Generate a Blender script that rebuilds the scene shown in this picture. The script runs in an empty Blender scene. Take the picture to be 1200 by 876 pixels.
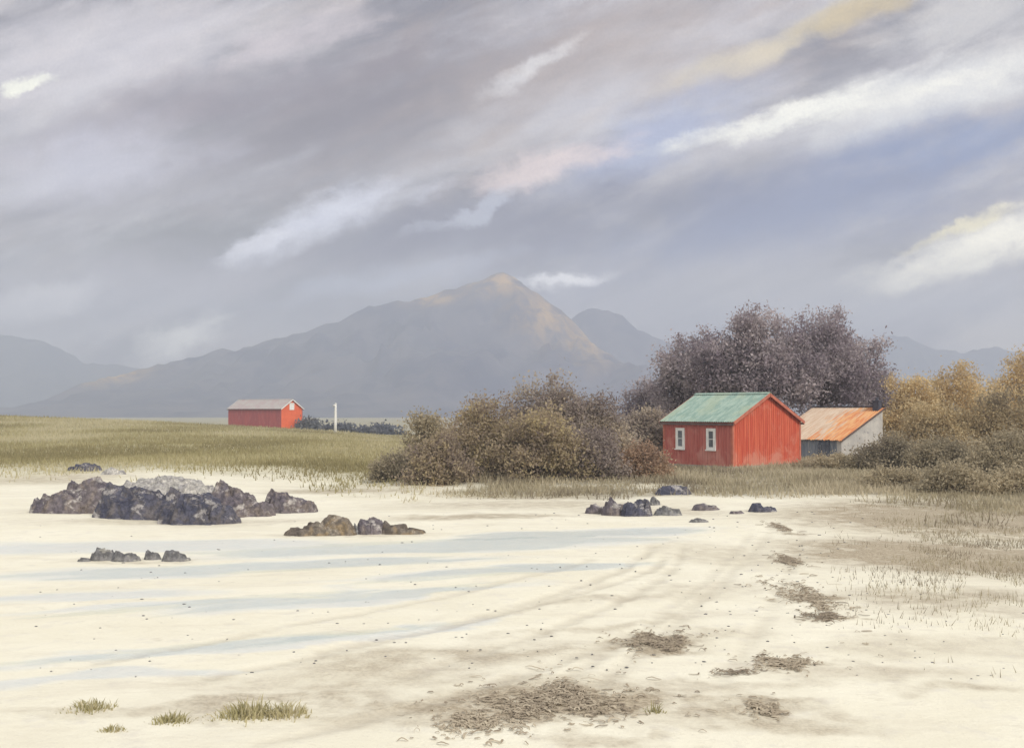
import bpy, math, random
import numpy as np
from mathutils import Vector, Matrix

random.seed(7)
rng = np.random.default_rng(7)
sc = bpy.context.scene
COL = sc.collection
PI = math.pi

# ------------------------------------------------------------------ camera geometry
F = 1287.0            # focal length in photo pixels (photo is 1200 wide)
EYE = 2.45            # camera height above the beach
PITCH = math.atan(42.0 / F)
EXPO = 1.10            # view exposure in stops
K = 2.0 ** EXPO


def ray(px, py):
    u, v = (px - 600) / F, (438 - py) / F
    return (u, math.cos(PITCH) - v * math.sin(PITCH), math.sin(PITCH) + v * math.cos(PITCH))


def at(px, py, Y):
    d = ray(px, py)
    t = Y / d[1]
    return (d[0] * t, Y, EYE + d[2] * t)


def lin(c):
    return tuple((x / 255 / 12.92) if x <= 10 else ((x / 255 + 0.055) / 1.055) ** 2.4 for x in c)


# ------------------------------------------------------------------ noise
def _hash(ix, iy, iz, seed):
    h = (ix.astype(np.int64) * 374761393 + iy.astype(np.int64) * 668265263 + iz.astype(np.int64) * 2147483647 + seed * 974711) & 0xFFFFFFFF
    h = ((h ^ (h >> 13)) * 1274126177) & 0xFFFFFFFF
    h = ((h ^ (h >> 16)) * 2246822519) & 0xFFFFFFFF
    return ((h ^ (h >> 15)) & 0xFFFFFF) / float(0xFFFFFF)


def vnoise(x, y, z=None, seed=0):
    x = np.asarray(x, float); y = np.asarray(y, float)
    z = np.zeros_like(x) if z is None else np.asarray(z, float)
    fx, fy, fz = np.floor(x), np.floor(y), np.floor(z)
    tx, ty, tz = x - fx, y - fy, z - fz
    tx, ty, tz = [t * t * (3 - 2 * t) for t in (tx, ty, tz)]
    r = 0
    for dx in (0, 1):
        for dy in (0, 1):
            for dz in (0, 1):
                w = (tx if dx else 1 - tx) * (ty if dy else 1 - ty) * (tz if dz else 1 - tz)
                r = r + w * _hash(fx + dx, fy + dy, fz + dz, seed)
    return r * 2 - 1


def fbm(x, y, z=None, o=4, seed=0, gain=.5):
    a, r, f = 1.0, 0, 1.0
    for i in range(o):
        r = r + a * vnoise(np.asarray(x) * f, np.asarray(y) * f, None if z is None else np.asarray(z) * f, seed + i * 17)
        a *= gain; f *= 2.03
    return r


def sm(a, b, x):
    t = np.clip((np.asarray(x, float) - a) / (b - a), 0, 1)
    return t * t * (3 - 2 * t)


# ------------------------------------------------------------------ terrain
def bearing(x, y):
    return 600 + F * np.asarray(x, float) / np.maximum(np.asarray(y, float), 1.0)


GB_P = [-2000, -300, 0, 120, 200, 350, 430, 480, 540, 600, 680, 760, 850, 1000, 1060, 1150, 1300, 3000]
GB_D = [38, 40, 43, 44, 43, 40, 36.5, 33, 32.5, 31.5, 31, 31.5, 30.5, 29, 27.5, 25.5, 23, 18]


def grass_edge(x, y):
    return np.interp(bearing(x, y), GB_P, GB_D)


def H(x, y):
    x = np.asarray(x, float); y = np.asarray(y, float)
    near = 1 - sm(120, 300, np.hypot(x, y))
    z = (fbm(x * .07, y * .07, o=3, seed=3) * .10 + fbm(x * .45, y * .45, o=2, seed=5) * .022) * near
    g = grass_edge(x, y)
    z = z + .16 * sm(-1.5, 4, y - g) * (1 - sm(500, 900, bearing(x, y)) * .6)
    zc = np.interp(bearing(x, y), [-1500, 0, 150, 300, 380, 460, 600, 1200, 2500], [3.0, 1.35, .75, -.25, -.75, -1.5, -1.6, -1, 2])
    z = z + sm(55, 150, y) * zc
    far = sm(168, 235, np.hypot(x, y) * .35 + np.maximum(y, 0) * .65)
    z = z * (1 - far) - 5.0 * far
    z = z + 1.9 * sm(17, 40, x) * sm(28, 60, y) * (1 - sm(110, 190, y))
    z = z - .14 * np.exp(-(((x - 6.8) / 2.2) ** 2 + ((y - 48) / 3) ** 2))
    return z


def hz(x, y):
    return float(H(np.array([x]), np.array([y]))[0])


def gnd(px, py):
    d = ray(px, py)
    Y = EYE / max(1e-4, -d[2]) * d[1]
    for _ in range(12):
        x = d[0] / d[1] * Y
        zz = hz(x, Y)
        Y = .5 * Y + .5 * min(160, (EYE - zz) / max(1e-4, -d[2]) * d[1])
    x = d[0] / d[1] * Y
    return (x, Y, hz(x, Y))


# ------------------------------------------------------------------ mesh helpers
class MB:
    def __init__(s):
        s.v, s.f = [], []

    def add(s, vs, fs):
        o = len(s.v)
        s.v += [tuple(map(float, v)) for v in vs]
        s.f += [tuple(o + i for i in f) for f in fs]

    def hexa(s, b, t):
        s.add(list(b) + list(t), [(3, 2, 1, 0), (4, 5, 6, 7), (0, 1, 5, 4), (1, 2, 6, 5), (2, 3, 7, 6), (3, 0, 4, 7)])

    def box(s, x0, x1, y0, y1, z0, z1):
        s.hexa([(x0, y0, z0), (x1, y0, z0), (x1, y1, z0), (x0, y1, z0)], [(x0, y0, z1), (x1, y0, z1), (x1, y1, z1), (x0, y1, z1)])

    def tube(s, pts, rad, n=6):
        pts = [Vector(p) for p in pts]
        vs, fs = [], []
        for i, p in enumerate(pts):
            d = (pts[min(i + 1, len(pts) - 1)] - pts[max(i - 1, 0)])
            d = d.normalized() if d.length > 1e-9 else Vector((0, 0, 1))
            a = d.orthogonal().normalized(); b = d.cross(a)
            for k in range(n):
                t = 2 * PI * k / n
                vs.append(p + (a * math.cos(t) + b * math.sin(t)) * rad[i])
        for i in range(len(pts) - 1):
            for k in range(n):
                fs.append((i * n + k, i * n + (k + 1) % n, (i + 1) * n + (k + 1) % n, (i + 1) * n + k))
        fs.append(tuple(range(n))[::-1]); fs.append(tuple((len(pts) - 1) * n + k for k in range(n)))
        s.add(vs, fs)

    def beam(s, p, q, w, h, up=(0, 0, 1)):
        p, q, up = Vector(p), Vector(q), Vector(up)
        d = (q - p).normalized(); sd = d.cross(up).normalized(); u = sd.cross(d)
        c = [(-1, -1), (1, -1), (1, 1), (-1, 1)]
        s.hexa([p + sd * (a * w / 2) + u * (b * h / 2) for a, b in c][::-1], [q + sd * (a * w / 2) + u * (b * h / 2) for a, b in c][::-1])

    def sheet(s, o, u, v, n, waves, amp, th, nu_per=8, nv=1, rag=0, ph=0):
        """corrugated sheet: waves run across u, ribs run along v"""
        o, u, v, n = Vector(o), Vector(u), Vector(v), Vector(n).normalized()
        NU = waves * nu_per
        vs, fs = [], []
        for lay in (0, 1):
            for j in range(nv + 1):
                for i in range(NU + 1):
                    a = amp * math.sin(2 * PI * i / nu_per + ph)
                    e = 0
                    if j == 0 and rag: e = rag * (vnoise([i * .11 / nu_per * 8], [3.3], seed=9)[0])
                    vs.append(o + u * (i / NU) + v * (j / nv + e) + n * (a + (th if lay else 0)))
        m = (NU + 1) * (nv + 1)
        for j in range(nv):
            for i in range(NU):
                a = j * (NU + 1) + i
                fs.append((a, a + NU + 1, a + NU + 2, a + 1)); b = a + m
                fs.append((b, b + 1, b + NU + 2, b + NU + 1))
        for i in range(NU):
            a = i; fs.append((a, a + 1, a + 1 + m, a + m))
            a = nv * (NU + 1) + i; fs.append((a + 1, a, a + m, a + 1 + m))
        for j in range(nv):
            a = j * (NU + 1); b = a + NU + 1; fs.append((b, a, a + m, b + m))
            a += NU; b += NU; fs.append((a, b, b + m, a + m))
        s.add(vs, fs)

    def build(s, name, mat, parent=None, smooth=False):
        me = bpy.data.meshes.new(name)
        me.from_pydata(s.v, [], s.f); me.update()
        return link(name, me, mat, parent, smooth)


def link(name, me, mat, parent=None, smooth=False):
    o = bpy.data.objects.new(name, me)
    COL.objects.link(o)
    if mat: me.materials.append(mat)
    if smooth: me.polygons.foreach_set('use_smooth', [True] * len(me.polygons))
    if parent: o.parent = parent
    return o


def np_mesh(name, V, Q, mat, parent=None, smooth=False, attrs=None, k=4):
    """V (n,3) vertices, Q (m,k) faces, attrs {name: (n,) floats}"""
    me = bpy.data.meshes.new(name)
    me.vertices.add(len(V)); me.vertices.foreach_set('co', np.ascontiguousarray(V, dtype=np.float32).ravel())
    me.loops.add(Q.size); me.loops.foreach_set('vertex_index', np.ascontiguousarray(Q, dtype=np.int32).ravel())
    me.polygons.add(len(Q)); me.polygons.foreach_set('loop_start', np.arange(0, Q.size, k, dtype=np.int32))
    me.update(calc_edges=True); me.validate()
    for an, av in (attrs or {}).items():
        a = me.attributes.new(an, 'FLOAT', 'POINT'); a.data.foreach_set('value', np.ascontiguousarray(av, dtype=np.float32))
    return link(name, me, mat, parent, smooth)


def tag(o, label=None, cat=None, group=None, kind=None):
    if label: o['label'] = label
    if cat: o['category'] = cat
    if group: o['group'] = group
    if kind: o['kind'] = kind
    return o


def empty(name, loc, rz=0):
    o = bpy.data.objects.new(name, None); COL.objects.link(o)
    o.location = loc; o.rotation_euler = (0, 0, rz); o.empty_display_size = .3
    return o


# ------------------------------------------------------------------ material helpers
class NT:
    def __init__(s, tree):
        s.t = tree; s.n = tree.nodes; s.l = tree.links

    def new(s, typ, ins=None, **kw):
        nd = s.n.new(typ)
        for k, v in kw.items(): setattr(nd, k, v)
        for k, v in (ins or {}).items(): s.put(nd.inputs[k], v)
        return nd

    def put(s, sock, v):
        if isinstance(v, bpy.types.NodeSocket): s.l.new(v, sock)
        elif isinstance(v, (tuple, list)) and sock.type == 'RGBA' and len(v) == 3: sock.default_value = (*v, 1)
        else: sock.default_value = v

    def math(s, op, a, b=None, c=None):
        nd = s.new('ShaderNodeMath', operation=op)
        for i, v in enumerate((a, b, c)):
            if v is not None: s.put(nd.inputs[i], v)
        return nd.outputs[0]

    def noise(s, vec, scale, detail=4, rough=.55, dist=0.0):
        nd = s.new('ShaderNodeTexNoise', {'Scale': scale, 'Detail': detail, 'Roughness': rough, 'Distortion': dist})
        if vec is not None: s.put(nd.inputs['Vector'], vec)
        return nd.outputs['Fac']

    def ramp(s, v, a, b, lo=0.0, hi=1.0, smooth=True):
        nd = s.new('ShaderNodeMapRange', {'Value': v, 'From Min': a, 'From Max': b, 'To Min': lo, 'To Max': hi})
        nd.interpolation_type = 'SMOOTHSTEP' if smooth else 'LINEAR'
        return nd.outputs[0]

    def mix(s, f, a, b, mode='MIX'):
        nd = s.new('ShaderNodeMix', data_type='RGBA', blend_type=mode)
        s.put(nd.inputs[0], f); s.put(nd.inputs[6], a); s.put(nd.inputs[7], b)
        return nd.outputs[2]

    def mapping(s, vec, scale=(1, 1, 1), rot=(0, 0, 0), loc=(0, 0, 0), typ='POINT'):
        nd = s.new('ShaderNodeMapping', vector_type=typ)
        s.put(nd.inputs['Vector'], vec)
        nd.inputs['Scale'].default_value = scale; nd.inputs['Rotation'].default_value = rot; nd.inputs['Location'].default_value = loc
        return nd.outputs[0]

    def attr(s, name):
        return s.new('ShaderNodeAttribute', attribute_name=name).outputs['Fac']


def mat(name):
    m = bpy.data.materials.new(name); m.use_nodes = True
    t = NT(m.node_tree)
    p = m.node_tree.nodes['Principled BSDF']
    p.inputs['Specular IOR Level'].default_value = .25
    p.inputs['Roughness'].default_value = .85
    return m, t, p


def simple(name, c1, c2, scale=3.0, rough=.8, bump=0.0, detail=5, stretch=(1, 1, 1), c3=None, spec=.25):
    m, t, p = mat(name)
    co = t.new('ShaderNodeTexCoord').outputs['Object']
    v = t.mapping(co, stretch)
    f = t.ramp(t.noise(v, scale, detail, .6), .35, .65)
    c = t.mix(f, c1, c2)
    if c3:
        f2 = t.ramp(t.noise(v, scale * 2.7, detail, .65, .5), .56, .68)
        c = t.mix(f2, c, c3)
    t.put(p.inputs['Base Color'], c)
    p.inputs['Roughness'].default_value = rough
    p.inputs['Specular IOR Level'].default_value = spec
    if bump:
        b = t.new('ShaderNodeBump', {'Strength': bump, 'Distance': .02, 'Height': t.noise(v, scale * 4, 6, .65)})
        t.put(p.inputs['Normal'], b.outputs[0])
    return m


def foliage_mat(name, cols, trans=.45):
    """cols: list of 4 colours, chosen per leaf clump by the 'tint' attribute"""
    m, t, p = mat(name)
    r = t.new('ShaderNodeValToRGB')
    e = r.color_ramp.elements
    e[0].position = 0; e[0].color = (*cols[0], 1); e[1].position = 1; e[1].color = (*cols[-1], 1)
    for i, c in enumerate(cols[1:-1]):
        x = e.new((i + 1) / (len(cols) - 1)); x.color = (*c, 1)
    t.put(r.inputs[0], t.attr('tint'))
    t.put(p.inputs['Base Color'], r.outputs[0])
    p.inputs['Roughness'].default_value = .9; p.inputs['Specular IOR Level'].default_value = .1
    tr = t.new('ShaderNodeBsdfTranslucent', {'Color': r.outputs[0]})
    mx = t.new('ShaderNodeMixShader', {'Fac': trans})
    t.l.new(p.outputs[0], mx.inputs[1]); t.l.new(tr.outputs[0], mx.inputs[2])
    t.l.new(mx.outputs[0], m.node_tree.nodes['Material Output'].inputs['Surface'])
    return m


M = {}
M['red_board'] = simple('red_board', (.43, .115, .092), (.50, .155, .125), 2.2, .75, .25, stretch=(3, 3, .5), c3=(.52, .20, .16))
M['red_gable_lit'] = simple('red_gable_lit', (.50, .080, .042), (.58, .130, .070), 1.6, .75, .25, stretch=(3.5, 3.5, .35), c3=(.55, .20, .14))
M['trim_red'] = simple('trim_red', (.50, .17, .11), (.40, .12, .08), 4, .7, .1)
M['trim_dark'] = simple('trim_dark', (.10, .075, .07), (.15, .10, .09), 4, .7, .1)
M['white_paint'] = simple('white_paint', (.80, .79, .75), (.70, .69, .66), 6, .6, .1)
M['stone_base'] = simple('stone_base', (.28, .25, .22), (.38, .33, .28), 5, .9, .4)
M['far_red'] = simple('far_red', (.40, .10, .095), (.33, .085, .09), 1.0, .8, .2, stretch=(2, 2, .4), c3=(.42, .16, .15))
M['far_red_lit'] = simple('far_red_lit', (.78, .15, .055), (.70, .13, .05), 1.0, .8, .2)  # lit copy of the far red wall: sunlight painted into the gable colour
M['far_roof'] = simple('far_roof', (.42, .40, .38), (.40, .33, .33), .9, .7, .1, c3=(.42, .27, .26))
M['limewash'] = simple('limewash', (.42, .40, .38), (.54, .51, .47), 1.5, .9, .3, c3=(.32, .31, .31))
M['blue_planks'] = simple('blue_planks', (.16, .18, .22), (.24, .26, .30), 2, .8, .2, stretch=(3, 3, .5), c3=(.36, .36, .36))
M['dark_iron'] = simple('dark_iron', (.05, .05, .07), (.08, .08, .10), 4, .7, .2)
M['bark'] = simple('bark', (.10, .075, .07), (.16, .125, .115), 6, .95, .5, stretch=(1, 1, .25))
M['stem_bark'] = simple('stem_bark', (.12, .09, .07), (.18, .14, .11), 6, .95, .4)


def glass_mat():
    m, t, p = mat('window_glass')
    co = t.new('ShaderNodeTexCoord').outputs['Object']
    f = t.ramp(t.noise(co, 2.5, 2), .4, .6)
    t.put(p.inputs['Base Color'], t.mix(f, (.09, .10, .12), (.17, .19, .22)))
    p.inputs['Roughness'].default_value = .12; p.inputs['Specular IOR Level'].default_value = .6
    return m


M['glass'] = glass_mat()


def green_roof():
    m, t, p = mat('green_roof')
    co = t.new('ShaderNodeTexCoord').outputs['Object']
    v = t.mapping(co, (1, 3.2, 1))
    a = t.ramp(t.noise(v, 1.6, 6, .65), .38, .62)
    b = t.ramp(t.noise(co, 1.1, 4, .6, .6), .45, .62)
    c = t.mix(a, (.205, .30, .26), (.32, .415, .36))
    c = t.mix(t.math('MULTIPLY', b, .6), c, (.34, .40, .30))
    d = t.ramp(t.noise(v, 5, 6, .7), .62, .72)
    c = t.mix(t.math('MULTIPLY', d, .55), c, (.47, .41, .31))
    t.put(p.inputs['Base Color'], c)
    p.inputs['Roughness'].default_value = .8
    return m


M['green_roof'] = green_roof()

def worn_boards_red_board():
    m, t, p = mat('red_board')
    co = t.new('ShaderNodeTexCoord').outputs['Object']
    z = t.new('ShaderNodeSeparateXYZ', {'Vector': co}).outputs['Z']
    st = t.mapping(co, (6, 6, .45))
    a = t.noise(st, 1.3, 7, .68); b = t.noise(co, 1.1, 6, .65, .5); d = t.noise(t.mapping(co, (9, 9, .8), loc=(3, 1, 5)), 1.5, 6, .7)
    c = t.mix(t.ramp(a, .36, .64), (.40, .10, .08), (.50, .155, .125))
    low = t.ramp(z, 1.35, .15)
    w = t.ramp(t.math('ADD', t.math('MULTIPLY', b, 1.0), t.math('MULTIPLY', low, .16)), .56, .76)
    c = t.mix(t.math('MULTIPLY', w, .75), c, (.56, .26, .21))
    c = t.mix(t.math('MULTIPLY', t.ramp(d, .58, .68), .7), c, (.24, .065, .055))
    t.put(p.inputs['Base Color'], c)
    p.inputs['Roughness'].default_value = .85
    t.put(p.inputs['Normal'], t.new('ShaderNodeBump', {'Strength': .4, 'Distance': .02, 'Height': a}).outputs[0])
    return m


M['red_board'] = worn_boards_red_board()

def worn_boards_lit_gable():  # wall red shifted to sunlit orange in the colour for this side
    m, t, p = mat('red_gable_lit')
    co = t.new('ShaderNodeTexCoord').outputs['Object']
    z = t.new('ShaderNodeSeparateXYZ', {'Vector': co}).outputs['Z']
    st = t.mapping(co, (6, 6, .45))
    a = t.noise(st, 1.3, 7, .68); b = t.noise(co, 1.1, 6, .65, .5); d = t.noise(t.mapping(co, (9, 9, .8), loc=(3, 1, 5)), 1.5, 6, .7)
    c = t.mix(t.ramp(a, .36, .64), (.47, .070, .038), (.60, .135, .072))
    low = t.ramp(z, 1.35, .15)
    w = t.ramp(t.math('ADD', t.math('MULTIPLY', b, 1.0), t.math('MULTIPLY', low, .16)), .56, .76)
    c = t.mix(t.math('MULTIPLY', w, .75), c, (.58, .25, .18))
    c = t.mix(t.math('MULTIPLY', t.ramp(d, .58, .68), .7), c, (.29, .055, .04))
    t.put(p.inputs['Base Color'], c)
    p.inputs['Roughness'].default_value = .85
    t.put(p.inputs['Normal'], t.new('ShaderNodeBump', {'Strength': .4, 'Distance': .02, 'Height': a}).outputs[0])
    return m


M['red_gable_lit'] = worn_boards_lit_gable()



def rust_roof():
    m, t, p = mat('rust_roof')
    co = t.new('ShaderNodeTexCoord').outputs['Object']
    v = t.mapping(co, (.35, 4.2, .35))
    s = t.noise(v, 1.5, 5, .6)
    sx = t.new('ShaderNodeSeparateXYZ', {'Vector': co}).outputs['Y']
    bias = t.ramp(sx, 0.0, 2.6, .20, -.16, smooth=False)
    f = t.ramp(t.math('ADD', s, bias), .44, .56)
    fine = t.ramp(t.noise(t.mapping(co, (.6, 6, .6)), 2, 5), .4, .6)
    rust = t.mix(fine, (.56, .21, .085), (.64, .36, .17))
    pale = t.mix(fine, (.50, .36, .26), (.58, .47, .37))
    t.put(p.inputs['Base Color'], t.mix(f, pale, rust))
    p.inputs['Roughness'].default_value = .8
    return m


M['rust_roof'] = rust_roof()


def rock_mat(name, a, b, c, lich_highlight):
    m, t, p = mat(name)
    co = t.new('ShaderNodeTexCoord').outputs['Object']
    f = t.ramp(t.noise(co, 1.7, 6, .62), .35, .62)
    g = t.ramp(t.noise(co, 3.4, 6, .65, .8), .46, .64)
    col = t.mix(g, t.mix(f, a, b), c)
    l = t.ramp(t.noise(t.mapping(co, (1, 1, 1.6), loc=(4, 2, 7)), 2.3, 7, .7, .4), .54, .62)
    col = t.mix(t.math('MULTIPLY', l, .85), col, lich_highlight)  # pale patches: lichen, and rock highlights painted into the colour
    fr = t.ramp(t.noise(co, 11, 5, .7), .40, .62, .70, 1.25)
    col = t.mix(1.0, col, t.new('ShaderNodeCombineColor', {'Red': fr, 'Green': fr, 'Blue': fr}).outputs[0], 'MULTIPLY')
    t.put(p.inputs['Base Color'], col)
    p.inputs['Roughness'].default_value = .8
    h = t.noise(co, 9, 8, .7)
    t.put(p.inputs['Normal'], t.new('ShaderNodeBump', {'Strength': .9, 'Distance': .10, 'Height': h}).outputs[0])
    return m


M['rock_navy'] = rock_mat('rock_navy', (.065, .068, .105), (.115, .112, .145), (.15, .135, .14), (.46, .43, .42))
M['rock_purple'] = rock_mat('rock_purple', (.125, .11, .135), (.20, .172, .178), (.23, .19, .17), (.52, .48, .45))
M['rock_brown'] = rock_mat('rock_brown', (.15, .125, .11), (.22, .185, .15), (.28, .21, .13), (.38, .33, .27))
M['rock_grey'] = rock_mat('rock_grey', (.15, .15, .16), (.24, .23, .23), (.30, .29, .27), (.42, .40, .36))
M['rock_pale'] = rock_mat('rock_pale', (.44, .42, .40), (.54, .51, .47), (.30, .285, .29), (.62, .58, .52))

# ------------------------------------------------------------------ ground
WET = [  # streaks of wet sand: photo-bearing, dip, half length, half depth (metres)  -> (px, py, len_m, wid_m, angle_deg)
    (300, 665, 4.6, .75, 14), (520, 640, 5.0, 1.1, 16), (250, 705, 2.6, .33, 24), (420, 700, 2.8, .36, 27),
    (600, 668, 3.0, .55, 26), (220, 760, 2.3, .25, 22), (420, 742, 1.8, .16, 30), (150, 640, 4.5, 1.3, 5),
    (60, 700, 2.2, .4, 10), (690, 625, 3.4, .8, 22), (110, 790, 1.6, .22, 12)]
DIRT_REFLECTION = [(200, 613, 4.4, .9, 0, .30), (415, 627, 2.0, .5, 0, .30), (160, 657, 1.5, .35, 0, .30), (770, 600, 2.6, 1.4, 0, .32),  # px, py, half length m, half depth m, angle, strength; this row: damp and painted rock reflections
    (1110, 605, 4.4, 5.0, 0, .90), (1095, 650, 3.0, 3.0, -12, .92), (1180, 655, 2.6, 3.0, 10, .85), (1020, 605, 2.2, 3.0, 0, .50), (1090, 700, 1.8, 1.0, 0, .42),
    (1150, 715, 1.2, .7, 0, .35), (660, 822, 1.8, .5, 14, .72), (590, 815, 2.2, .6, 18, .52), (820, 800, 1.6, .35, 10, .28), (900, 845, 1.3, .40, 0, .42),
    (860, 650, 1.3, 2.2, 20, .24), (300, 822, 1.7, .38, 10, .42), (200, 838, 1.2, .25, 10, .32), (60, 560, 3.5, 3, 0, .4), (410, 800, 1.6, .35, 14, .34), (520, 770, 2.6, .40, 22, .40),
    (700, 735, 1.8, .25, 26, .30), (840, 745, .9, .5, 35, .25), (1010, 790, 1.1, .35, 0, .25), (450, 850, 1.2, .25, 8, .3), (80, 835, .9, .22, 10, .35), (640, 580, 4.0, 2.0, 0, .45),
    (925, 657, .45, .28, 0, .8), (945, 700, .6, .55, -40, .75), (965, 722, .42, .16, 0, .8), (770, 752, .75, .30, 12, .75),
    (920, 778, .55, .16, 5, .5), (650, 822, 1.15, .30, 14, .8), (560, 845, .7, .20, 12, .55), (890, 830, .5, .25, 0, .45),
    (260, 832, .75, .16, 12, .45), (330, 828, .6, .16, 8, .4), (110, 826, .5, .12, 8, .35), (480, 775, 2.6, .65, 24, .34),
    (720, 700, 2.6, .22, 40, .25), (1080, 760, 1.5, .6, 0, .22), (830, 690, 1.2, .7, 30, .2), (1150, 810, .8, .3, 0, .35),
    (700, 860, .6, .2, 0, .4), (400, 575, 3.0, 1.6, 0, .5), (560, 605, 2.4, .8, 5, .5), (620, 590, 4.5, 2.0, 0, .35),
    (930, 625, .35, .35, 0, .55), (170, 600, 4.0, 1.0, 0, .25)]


def make_ground():
    th = np.concatenate([np.linspace(-PI, -.75, 60)[:-1], np.linspace(-.75, .75, 760)[:-1], np.linspace(.75, PI, 60)[:-1]])
    rr = np.concatenate([[0], np.geomspace(1.5, 5, 14)[:-1], np.geomspace(5, 60, 420)[:-1], np.geomspace(60, 320, 130)[:-1], np.geomspace(320, 2350, 30)])
    nt, nr = len(th), len(rr)
    R, T = np.meshgrid(rr, th, indexing='ij')
    X, Y = R * np.sin(T), R * np.cos(T)
    x, y = X.ravel(), Y.ravel()
    z = H(x, y)
    # masks of what the ground is made of
    g = grass_edge(x, y)
    rag = fbm(x * .35, y * .35, o=5, seed=21) * 2.6 + fbm(x * 1.7, y * 1.7, o=3, seed=25) * .6
    fade = np.interp(bearing(x, y), [0, 420, 560], [9, 8, 4.0])
    grass = sm(-np.interp(bearing(x, y), [0, 420, 560], [9, 7, 2.5]), fade, y - g + rag)
    brown = sm(420, 560, bearing(x, y) + fbm(x * .15, y * .15, o=3, seed=31) * 60)
    wet = np.zeros_like(x)
    wx = x + fbm(x * .5, y * 1.4, o=4, seed=41) * .35; wy = y + fbm(x * .4, y * 1.2, o=4, seed=47) * .35
    for (px, py, l, w, a) in WET:
        c = gnd(px, py); ca, sa = math.cos(math.radians(a)), math.sin(math.radians(a))
        u = ((wx - c[0]) * ca + (wy - c[1]) * sa) / l; v = (-(wx - c[0]) * sa + (wy - c[1]) * ca) / w
        wet = np.maximum(wet, 1 - sm(.55, 1.15, np.hypot(u, v)))
    dirt_reflection = np.zeros_like(x)
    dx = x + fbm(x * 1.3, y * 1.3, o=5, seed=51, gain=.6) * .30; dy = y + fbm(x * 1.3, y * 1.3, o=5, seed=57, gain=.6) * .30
    for (px, py, l, w, a, s) in DIRT_REFLECTION:
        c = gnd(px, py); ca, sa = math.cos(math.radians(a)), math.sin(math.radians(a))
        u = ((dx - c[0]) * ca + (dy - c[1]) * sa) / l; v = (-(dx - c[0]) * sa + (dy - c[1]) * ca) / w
        dirt_reflection = np.maximum(dirt_reflection, s * (1 - sm(.2, 1.2, np.hypot(u, v))))
    # faint wheel ruts curving from the shed towards the lower left
    rut = np.zeros_like(x)
    for (P0, P1, P2, s) in (((778, 652), (760, 690), (380, 762), .55), ((905, 615), (850, 690), (700, 800), .35), ((940, 615), (925, 700), (840, 800), .30), ((764, 640), (715, 705), (250, 792), .45), ((800, 640), (800, 700), (480, 790), .45), ((690, 655), (600, 690), (120, 775), .35), ((880, 620), (830, 700), (640, 805), .35), ((835, 690), (700, 790), (300, 870), .35)):
        a, b, c = [np.array(gnd(*q)[:2]) for q in (P0, P1, P2)]
        dmin = np.full_like(x, 9e9)
        for t in np.linspace(0, 1, 60):
            q = a * (1 - t) ** 2 + 2 * b * t * (1 - t) + c * t * t
            dmin = np.minimum(dmin, np.hypot(x - q[0], y - q[1]))
        rut = np.maximum(rut, s * (1 - sm(.04, .22, dmin + np.abs(fbm(x * 2, y * 2, o=2, seed=61)) * .1)))
    z = z - rut * .05
    V = np.stack([x, y, z], 1)
    i, j = np.meshgrid(np.arange(nr - 1), np.arange(nt), indexing='ij')
    a = i * nt + j; b = i * nt + (j + 1) % nt
    Q = np.stack([a, b, b + nt, a + nt], -1).reshape(-1, 4)
    Q = Q[:, ::-1]
    m, t, p = mat('beach_ground')
    pos = t.new('ShaderNodeNewGeometry').outputs['Position']
    n1 = t.noise(pos, .5, 6, .6, .3); n2 = t.noise(pos, 3.0, 6, .65); n3 = t.noise(pos, 26, 4, .7)
    sand = t.mix(t.ramp(n1, .35, .65), (.84, .80, .665), (.79, .745, .605))
    sand = t.mix(t.ramp(n2, .52, .72), sand, (.74, .70, .60))
    sand = t.mix(t.math('MULTIPLY', t.ramp(n3, .60, .74), .5), sand, (.50, .45, .37))
    n4 = t.noise(t.mapping(pos, (.35, 1.5, 1), rot=(0, 0, -.25)), 1.0, 8, .66, .5)
    sand = t.mix(t.math('MULTIPLY', t.ramp(n4, .50, .70), .55), sand, (.68, .625, .51))
    n5 = t.noise(t.mapping(pos, (1.3, 2.6, 1), rot=(0, 0, -.3)), 1.6, 7, .72, 1.2)
    sand = t.mix(t.math('MULTIPLY', t.ramp(n5, .56, .70), .4), sand, (.55, .50, .41))
    wetc = t.mix(t.ramp(n2, .4, .6), (.70, .725, .70), (.755, .76, .715))
    c = t.mix(t.math('MULTIPLY', t.attr('wet'), .8), sand, wetc)
    dm = t.math('MULTIPLY', t.attr('dirt_reflection'), t.ramp(n2, .30, .62, .75, 1.9))
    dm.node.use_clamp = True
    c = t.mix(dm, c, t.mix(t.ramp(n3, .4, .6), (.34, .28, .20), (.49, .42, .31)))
    c = t.mix(t.math('MULTIPLY', t.attr('rut'), .85), c, (.44, .385, .30))
    gn = t.noise(t.mapping(pos, (.35, 1.0, 1)), .25, 6, .6)
    green = t.mix(t.ramp(gn, .38, .62), (.29, .255, .135), (.44, .39, .22))
    green = t.mix(t.ramp(n2, .5, .7), green, (.29, .25, .13))
    br = t.mix(t.ramp(n1, .38, .62), (.27, .24, .17), (.40, .35, .24))
    br = t.mix(t.ramp(n2, .5, .68), br, (.22, .19, .155))
    gc = t.mix(t.attr('brown'), green, br)
    gm = t.math('MULTIPLY', t.attr('grass'), t.ramp(n2, .3, .55, .75, 1.2))
    gm.node.use_clamp = True
    c = t.mix(gm, c, gc)
    t.put(p.inputs['Base Color'], c)
    t.put(p.inputs['Roughness'], t.ramp(t.attr('wet'), 0, 1, .95, .38))
    p.inputs['Specular IOR Level'].default_value = .3
    bh = t.math('ADD', t.math('ADD', t.math('MULTIPLY', n3, .35), t.math('MULTIPLY', n2, 1.0)), t.math('MULTIPLY', n5, .35))
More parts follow.
